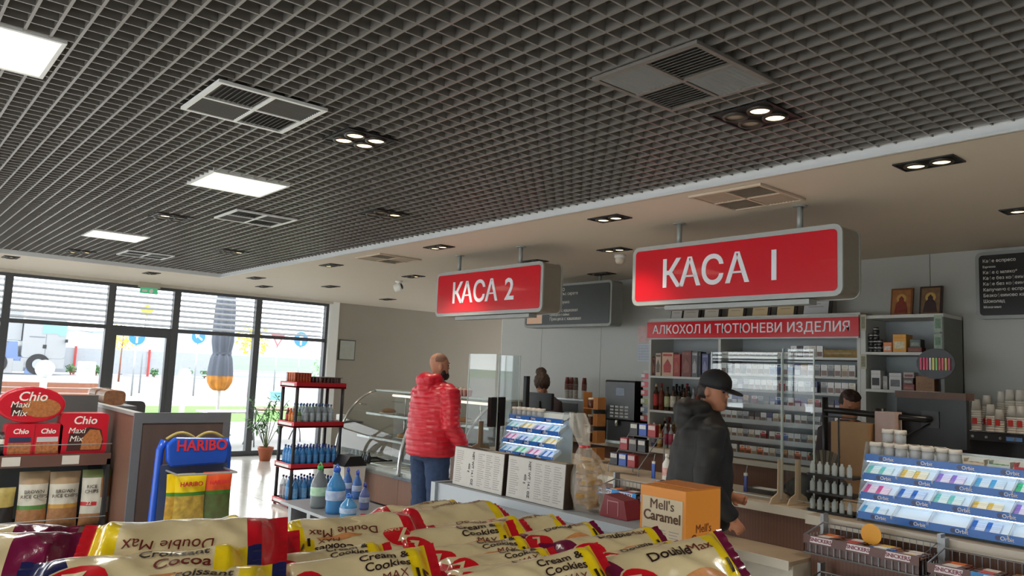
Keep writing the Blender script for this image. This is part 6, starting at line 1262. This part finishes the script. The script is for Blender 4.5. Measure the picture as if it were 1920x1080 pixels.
# hung and wall menu boards
def menu(u0, u1, vt, vb, y, d, label, rows, head, face=(46, 50, 54), dx=0, TS=.075):
    a = at(u0, vt, y=y); b = at(u1, vb, y=y); w = (b.x-a.x)/2; z0 = b.z; h = a.z-b.z; o = thing('menu_board', label, 'menu board', ((a.x+b.x)/2, y, z0))
    MB().rbox(-w-.03, w+.03, .002, d, -.03, h+.03, .05, 0, 4, 'y').build('board_case', M('menu_case', (150, 154, 152), .4, metal=.2), o); MB().rbox(-w, w, -.003, .002, 0, h, .03, 0, 4, 'y').build('board_face', M('menu_face_%d' % face[0], face, .3), o)
    for i, (s, big) in enumerate(rows): write(s, o, (-w*.9+dx, -.0045, h*(.90-i*.86/len(rows))), h*(TS if big else TS*.75), M('menu_text', (235, 235, 230), .5), align='LEFT', sx=.95)
    return o, w, h
o, w_, h_ = menu(1835, 1990, 480, 588, YW-.08, .08, 'black coffee menu board on the wall above the espresso machine', (('Кафе еспресо', 1), ('Espresso', 0), ('Кафе с мляко*', 1), ('Кафе без кофеин', 1), ('Кафе без кофеин с мляко*', 1), ('Капучино с еспресо', 1), ('Безкофеиново капучино', 1), ('Шоколад', 1), ('Мокачино', 0)), '', (26, 26, 27))
o, w_, h_ = menu(988, 1142, 542, 606, 6.9, .2, 'grey food menu board with a small pizza picture behind the KACA 2 sign', (('      МЕНЮ', 1), ('Баница със сирене', 1), ('Пица', 0), ('Пица с шунка', 1), ('Сандвич', 0), ('Хот дог с кашкавал', 1), ('Принцеса с кайма', 0), ('Принцеса с кашкавал', 1)), '', (64, 70, 72), dx=.40, TS=.115)
MB().box(-w_+.03, -w_+.33, -.005, -.003, .02, .26).build('food_picture', M('food_pic', (214, 150, 110), .5, var=.6, scale=14, rgb2=(220, 210, 190)), o)
for x_ in (-.5, .5): MB().cyl((x_, .1, h_+.03), (x_, .1, SOF-o.location.z), .02, n=8).build('rod', m_case, o)
# ================================================================== foreground gondola heaped with croissant packs
m_gg = M('gondola_grey', (172, 178, 184), .45, metal=.1, var=.02)
GZ = 1.40; GYB = 1.335
gd = thing('gondola', 'grey metal gondola topped with a heap of croissant packs', 'shelf', (-.96, GYB, 0))
MB().box(-.62, 0, -1.2, 0, 1.30, GZ-.02).build('top_shelf', m_gg, gd); MB().box(-.91, -.09, -.02, 0, 1.0, GZ).build('back_panel', m_gg, gd); MB().box(-.6, -.02, -1.15, -.05, 0, 1.30).build('gondola_core', M('gondola_core', (120, 122, 124), .6), gd)
MB().box(-.91, -.1, 0, .1, GZ-.03, GZ-.001).build('rear_shelf', m_gg, gd); MB().box(-.91, -.89, -.03, .1, 1.0, GZ+.002).build('end_bracket', m_gg, gd)
m_cream = M('pk_cream', (218, 200, 158), .22, var=.06, scale=9, coat=.5, bump=.12); m_yel = M('pk_yellow', (232, 200, 20), .2, var=.05, coat=.5, bump=.1)
m_end = {'red': M('pk_red', (200, 22, 38), .2, var=.05, coat=.5, bump=.15), 'purple': M('pk_purple', (112, 16, 60), .2, var=.06, coat=.5, bump=.15), 'navy': M('pk_navy', (30, 34, 84), .2, var=.06, coat=.5, bump=.15)}
m_logo = M('pk_logo', (206, 22, 34), .25, coat=.4); m_ptxt = M('pk_text', (44, 26, 24), .35); m_ptxr = M('pk_text_brown', (104, 34, 26), .35); m_crois = M('pk_croissant', (206, 148, 92), .35, var=.35, scale=25, rgb2=(170, 100, 60))
PL, PW, PT = 1.0, .44, .22      # proportions of a pack of unit length
def pz_(u, v, seed):
    e = max(0, min(1, (u-.05)/.10))*max(0, min(1, (.95-u)/.10)); e = e*e*(3-2*e); s = max(0., math.sin(math.pi*v))**.55
    return PT/2*(.06+.94*e)*s + .012*e*s*math.sin(u*21+seed*2.1)*math.sin(v*9+seed) + .02*s*e*max(0, math.sin(u*13+v*5+seed*1.7))**3
def pxy(u, v): 
    e = max(0, min(1, (u-.02)/.12))*max(0, min(1, (.98-u)/.12)); return ((u-.5)*PL, (v-.5)*PW*(1+.06*(1-e)))
PKM = {}
def pack_me(kind, seed):
    if (kind, seed) in PKM: return PKM[kind, seed]
    ek = {'double': 'purple', 'cream': 'red', 'jours': 'red', 'maroon': 'purple', 'navy': 'navy'}[kind]
    ub = {'cream': .145, 'jours': .2, 'maroon': .36}.get(kind, .25)
    def sl(u, v): return u+(.03 if kind in ('jours', 'maroon') else .17)*(.5-v)*max(0, 1-abs(u-ub)/(ub-.075) if u < ub else 1-(u-ub)/.3)
    def mf(u, v): return 0 if u < .075 or u > .935 or u < ub else (1 if u > .80 else 2)
    mb = MB().grid(lambda u, v: Vector((*pxy(sl(u, v), v), pz_(sl(u, v), v, seed)+(.006*math.sin(v*90) if u < .05 or u > .95 else 0))), 80, 22, mf=mf).grid(lambda u, v: Vector((*pxy(u, 1-v), -pz_(u, 1-v, seed)*.8)), 40, 12, mf=lambda u, v: 0 if u < .075 or u > .935 else (1 if u > .8 else 2))
    PKM[kind, seed] = mb.mesh('croissant_pack', [m_end[ek], m_yel, m_cream, m_crois]); return PKM[kind, seed]
def wrap(me0, cx, cy, seed, lift, name, mat, key):
    k = (key, seed, name)
    if k in PKM: return PKM[k]
    me = me0.copy()
    bm = bmesh.new(); bm.from_mesh(me); bmesh.ops.triangulate(bm, faces=bm.faces); bmesh.ops.subdivide_edges(bm, edges=[e for e in bm.edges if e.calc_length() > .05], cuts=1); bm.to_mesh(me); bm.free()
    for v in me.vertices:
        x = cx+v.co.x; y = cy+v.co.y; v.co = (x, y, pz_(x/PL+.5, min(.97, max(.03, y/PW+.5)), seed)+lift+v.co.z*.2)
    me.name = name; PKM[k] = me; return me
def disc(r, rx=1., n=20, ri=0.):
    mb = MB()
    R_ = 4
    mb.grid(lambda u, v: Vector(((ri+(r-ri)*u)*math.cos(6.2832*v)*rx, (ri+(r-ri)*u)*math.sin(6.2832*v), 0)), R_, n); return mb
def croissant(kind, p1, p2, L, roll, flip, label, seed, dz=0.):
    ln = math.hypot(p2[0]-p1[0], p2[1]-p1[1]); uc, vc = (p1[0]+p2[0])/2, (p1[1]+p2[1])/2
    hor = 646.65+(772.04-646.65)*(uc+273.6)/2949.9; z = max(GZ+.045, HC-L*(vc-hor)/ln)+dz
    A = at(p1[0], p1[1], z=z+(vc-p1[1])*L/ln*.55); B = at(p2[0], p2[1], z=z+(vc-p2[1])*L/ln*.55); X = (B-A).normalized(); cpt = (A+B)/2
    toc = (Vector((0, 0, HC))-cpt); toc.z = 0; toc.normalize(); N = Vector((0, 0, 1))*math.cos(roll)+toc*math.sin(roll); N = (N-X*N.dot(X)).normalized(); Y = N.cross(X)
    if flip: X = -X; Y = -Y
    s = (B-A).length*1.02
    o = thing('croissant_pack', label, 'croissant pack', cpt, 0, 'croissant packs heaped on the gondola')
    o.rotation_euler = Matrix((X, Y, N)).transposed().to_euler(); o.scale = (s, s, s)
    put('wrapper', pack_me(kind, seed), o)
    if kind in ('double', 'cream', 'navy'):
        lx, ly = (-.23, -.05) if kind != 'cream' else (-.30, -.05)
        put('logo_ring', wrap(disc(.135).mesh('d', m_cream), lx, ly, seed, .003, 'logo_ring', m_cream, kind+'ring'), o); put('logo_disc', wrap(disc(.125).mesh('d', m_logo), lx, ly, seed, .005, 'logo_disc', m_logo, kind+'disc'), o)
        t_ = text_mesh('7', .2, .001, .003, mat=m_cream); q = put('lettering', wrap(t_, lx-.02, ly, seed, .008, 'lettering', m_cream, kind+'7'), o); q['kind'] = 'stuff'
        t_ = text_mesh('DAYS', .055, .001, .001, mat=m_cream); q = put('lettering', wrap(t_, lx+.065, ly-.055, seed, .008, 'lettering', m_cream, kind+'days'), o); q['kind'] = 'stuff'
    if kind not in ('jours', 'maroon'): put('croissant_print', wrap(disc(.09, 1.9, 28).mesh('d', m_crois), .13, -.115, seed, .003, 'croissant_print', m_crois, kind+'crois'), o)
    tx = {'double': (('Double', .092, .03, .11, m_ptxt), ('Max', .088, .225, .11, m_ptxr)), 'cream': (('Cream &', .08, .16, .125, m_ptxt), ('Cookies', .08, .17, .05, m_ptxt), ('MAX', .07, .2, -.03, m_ptxr)), 'navy': (('Croissant', .075, .13, .12, m_ptxt), ('Cocoa', .09, .17, .04, m_ptxr)), 'jours': (('Double Max', .085, .06, .06, m_ptxr),), 'maroon': ()}[kind]
    for j, (s_, size, cx, cy, mt) in enumerate(tx):
        t_ = text_mesh(s_, size, .001, .0012, mat=mt, shear=.08); q = put('lettering', wrap(t_, cx, cy, seed, .006, 'lettering', mt, kind+s_), o); q['kind'] = 'stuff'
    if kind in ('cream', 'double'):
        t_ = text_mesh('15', .11, .001, .004, mat=m_ptxt); q = put('lettering', wrap(t_, .365, -.04, seed, .006, 'lettering', m_ptxt, kind+'15'), o); q['kind'] = 'stuff'
R_ = math.radians
LST = [
 ('maroon', (-165, 992), (128, 986), .25, 25, 1, 'maroon-ended croissant pack cut by the edge, behind its twin'),
 ('maroon', (-200, 1030), (142, 1022), .27, 35, 1, 'maroon-ended croissant pack cut by the edge, in front of its twin'),
 ('jours', (205, 990), (478, 962), .22, 12, 0, 'cream croissant pack with a red tip peeking out behind the big yellow-ended one'),
 ('jours', (142, 1010), (535, 990), .26, 30, 1, 'big cream croissant pack lying yellow end toward the snack shelves'),
 ('jours', (180, 1050), (560, 1022), .27, 30, 1, 'cream croissant pack tucked under the big yellow-ended one'),
 ('navy', (15, 1085), (485, 1042), .28, 30, 0, 'navy-ended croissant pack with a red logo in the nearest row'),
 ('navy', (60, 1125), (530, 1085), .28, 35, 0, 'second navy-ended croissant pack overlapping the first navy one'),
 ('jours', (505, 992), (800, 962), .24, 22, 1, 'cream croissant pack with yellow end beside the red tips of the big pack'),
 ('cream', (535, 1015), (800, 992), .22, 25, 1, 'cream croissant pack with a red tip poking up at its yellow end'),
 ('jours', (690, 962), (880, 940), .21, 10, 0, 'farthest cream croissant pack near the legs of the man in red'),
 ('jours', (735, 970), (950, 944), .22, 12, 0, 'cream croissant pack with a red end against the grey panel'),
 ('jours', (775, 988), (1000, 964), .22, 18, 0, 'cream croissant pack with brown lettering below the grey panel'),
 ('jours', (900, 982), (1062, 966), .19, 15, 0, 'short-looking cream croissant pack with red end by the second carton'),
 ('cream', (722, 1014), (978, 986), .22, 38, 0, 'red-ended cream and cookies pack with yellow 15 panel in the middle'),
 ('cream', (770, 1045), (1015, 1016), .22, 25, 0, 'red-ended cookies pack just below the one with the upright 15 panel'),
 ('cream', (815, 1064), (1055, 1034), .22, 25, 0, 'red-ended cookies pack third in the middle stack'),
 ('cream', (830, 1090), (1085, 1056), .22, 30, 0, 'red-ended cookies pack lowest in the middle stack'),
 ('cream', (470, 1066), (740, 1030), .22, 28, 0, 'red-ended cookies pack behind the large yellow 15 end'),
 ('cream', (505, 1100), (825, 1052), .24, 42, 0, 'red-ended cookies pack with a large yellow 15 end at the front'),
 ('double', (955, 1004), (1135, 970), .19, 30, 0, 'maroon-ended double pack below the second carton'),
 ('double', (1035, 1028), (1260, 992), .22, 35, 0, 'maroon-ended double pack in front of the caramel box'),
 ('double', (1090, 1056), (1300, 1016), .21, 22, 0, 'maroon-ended double pack under its twin by the caramel box'),
 ('double', (1105, 1102), (1390, 1030), .26, 52, 0, 'biggest maroon-ended double pack standing up at the gondola corner'),
 ('cream', (860, 1122), (1150, 1050), .24, 45, 0, 'red-ended cookies pack with raised yellow corner beside the biggest double pack')]
for i, (k, a, b, L, r, f, lb) in enumerate(LST):
    vc_ = (a[1]+b[1])/2; sh_ = 20 if vc_ < 975 else (36 if vc_ < 1015 else (48 if k == 'navy' else 28)); a = (a[0], a[1]+sh_); b = (b[0], b[1]+sh_)
    croissant(k, a, b, L, R_(r), f, lb, 1+i % 3)
# two cartons on the rear shelf
m_cp = M('carton_paper', (196, 192, 186), .6, var=.06, scale=40); m_cd = M('carton_brown', (84, 68, 58), .5, var=.3, scale=18); m_ct = M('carton_print', (100, 96, 94), .6)
for k, (u0, u1) in enumerate(((846, 944), (947, 1060))):
    y = GYB+.005; a = at(u0+3, 880, y=y); b = at(u1, 900, y=y); w = b.x-a.x; h = .108
    o = thing('biscuit_carton', ['pale printed biscuit carton standing nearer the man in red', 'pale printed biscuit carton standing next to the cellophane bag'][k], 'carton', (a.x, y, GZ), (-.05, 0, -.02))
    MB().box(0, w, .001, .034, 0, h).build('carton_body', m_cd, o, bevel=.001); MB().box(.001, w-.001, 0, .001, .001, h-.002).build('carton_face', m_cp, o); MB().box(w*.65, w, .002, .033, h, h+.0006).build('carton_tape', M('tape', None), o)
    q = MB()
    for i in range(16):
        for j in range(3): q.box(w*(.50+j*.16), w*(.50+j*.16)+w*.13*rs.uniform(.5, 1), -.0006, 0, h*(.1+i*.052), h*(.1+i*.052)+.0016)
        q.box(w*.05, w*.05+w*.16*rs.uniform(.5, 1), -.0006, 0, h*(.1+i*.052), h*(.1+i*.052)+.0016)
    q.build('small_print', M('small_print', (158, 152, 148), .6), o, kind='stuff')
    t_ = put('lettering', text_mesh('NET WT 14.1 OZ', .012, .0003, .0002, mat=m_ct), o, (w*.40, -.001, h*.5), (R_(90), R_(90), 0)); t_['kind'] = 'stuff'
    t_ = put('lettering', text_mesh('400 g', .011, .0003, .0002, mat=m_ct), o, (w*.33, -.001, h*.5), (R_(90), R_(90), 0)); t_['kind'] = 'stuff'
# cellophane bag with a twisted neck, full of golden crackers
bx_ = at(1092, 900, y=1.387); o = thing('cellophane_bag', 'tall twisted cellophane bag of golden crackers beside the cartons', 'snack bag', (bx_.x+.022, 1.387, GZ))
rb = random.Random(4)
for i in range(16):
    a = rb.uniform(0, 6.28); r = rb.uniform(0, .022); T = Matrix.Translation((r*math.cos(a), r*math.sin(a), .012+i*.0068)) @ Matrix.Rotation(rb.uniform(-.6, .6), 4, 'X') @ Matrix.Rotation(rb.uniform(0, 3), 4, 'Z')
    MB().rbox(-.024, .024, -.016, .016, 0, .008, .006, 0, 2, T=T).build('cracker', M('cracker', (206, 160, 92), .6, var=.3, scale=40), o)
def cello(u, v):
    a = 6.2832*u; prof = [(.034, 0), (.042, .04), (.04, .09), (.03, .125), (.012, .15), (.016, .17), (.026, .2), (.02, .23)]; i = min(int(v*7), 6); f = v*7-i
    r = prof[i][0]*(1-f)+prof[i+1][0]*f; z = prof[i][1]*(1-f)+prof[i+1][1]*f; r *= 1+.14*math.sin(a*6+z*30)+.08*math.sin(a*11)
    lean = max(0, z-.1)*-.36
    return Vector((r*math.cos(a)*1.1+lean, r*math.sin(a)*.8, z))
MB().grid(cello, 40, 28).build('film', clear('cello_film', (226, 216, 200), .3, .08), o); MB().lathe([(.013, .147), (.015, .15), (.013, .153)], 10, (-.018, 0, 0), cap=False).build('bag_tie', m_end['red'], o)
# dark red sweets box on the rear shelf
bx_ = at(1145, 975, y=1.36); o = thing('sweets_carton', 'dark red carton with pale outlines between the cellophane bag and caramel box', 'carton', (bx_.x, 1.37, GZ)); MB().prism([(-.045, 0), (.04, 0), (.03, .042), (-.03, .05)], 0, .05, 'y').build('carton_body', M('dark_red', (128, 24, 34), .35), o, fix=True)
MB().box(-.02, -.018, -.001, 0, .006, .04).box(.012, .014, -.001, 0, .006, .038).box(-.018, .012, -.001, 0, .036, .038).build('carton_outline', M('outline_pink', (196, 130, 130), .4), o)
# caramel box
y = 1.20; a = at(1199, 1000, y=y); b = at(1285, 1000, y=y); w = b.x-a.x; GZc = GZ-.02; h = at(1240, 914, y=y).z-GZc
o = thing('caramel_box', 'orange Mell\'s Caramel box standing on the gondola corner', 'sweets box', (a.x, y, GZc)); m_or = M('caramel_orange', (224, 142, 52), .4, var=.04)
MB().box(0, w, .0, .11, 0, h).build('box_body', m_or, o, bevel=.0015); MB().box(w*.06, w*.94, -.0008, 0, .0, h*.86).build('box_panel', M('caramel_panel', (206, 190, 162), .5, var=.04), o)
MB().box(.0, w, .04, .11, h+.0005, h+.002).build('box_flap', M('caramel_flap', (205, 125, 44), .4), o)
m_ck = M('caramel_text', (84, 50, 26), .4)
write("Mell's", o, (w*.5, -.0016, h*.76), h*.19, m_ck, depth=.0003, bold=.0004); write('Caramel', o, (w*.5, -.0016, h*.60), h*.19, m_ck, depth=.0003, bold=.0004)
q = MB()
for i in range(10):
    for j in range(3): q.box(w*(.1+j*.28), w*(.1+j*.28)+w*.22*rs.uniform(.7, 1), -.0012, -.0008, h*(.06+i*.04), h*(.06+i*.04)+.0012)
q.build('small_print', M('print_blue', (140, 140, 150), .6), o, kind='stuff')
m_ck2 = M('caramel_text_side', (120, 60, 24), .4)
write("Mell's", o, (w+.0005, .055, h*.48), h*.16, m_ck2, '+x', depth=.0003, bold=.0004); write('Caramel', o, (w+.0005, .055, h*.35), h*.16, m_ck2, '+x', depth=.0003, bold=.0004)
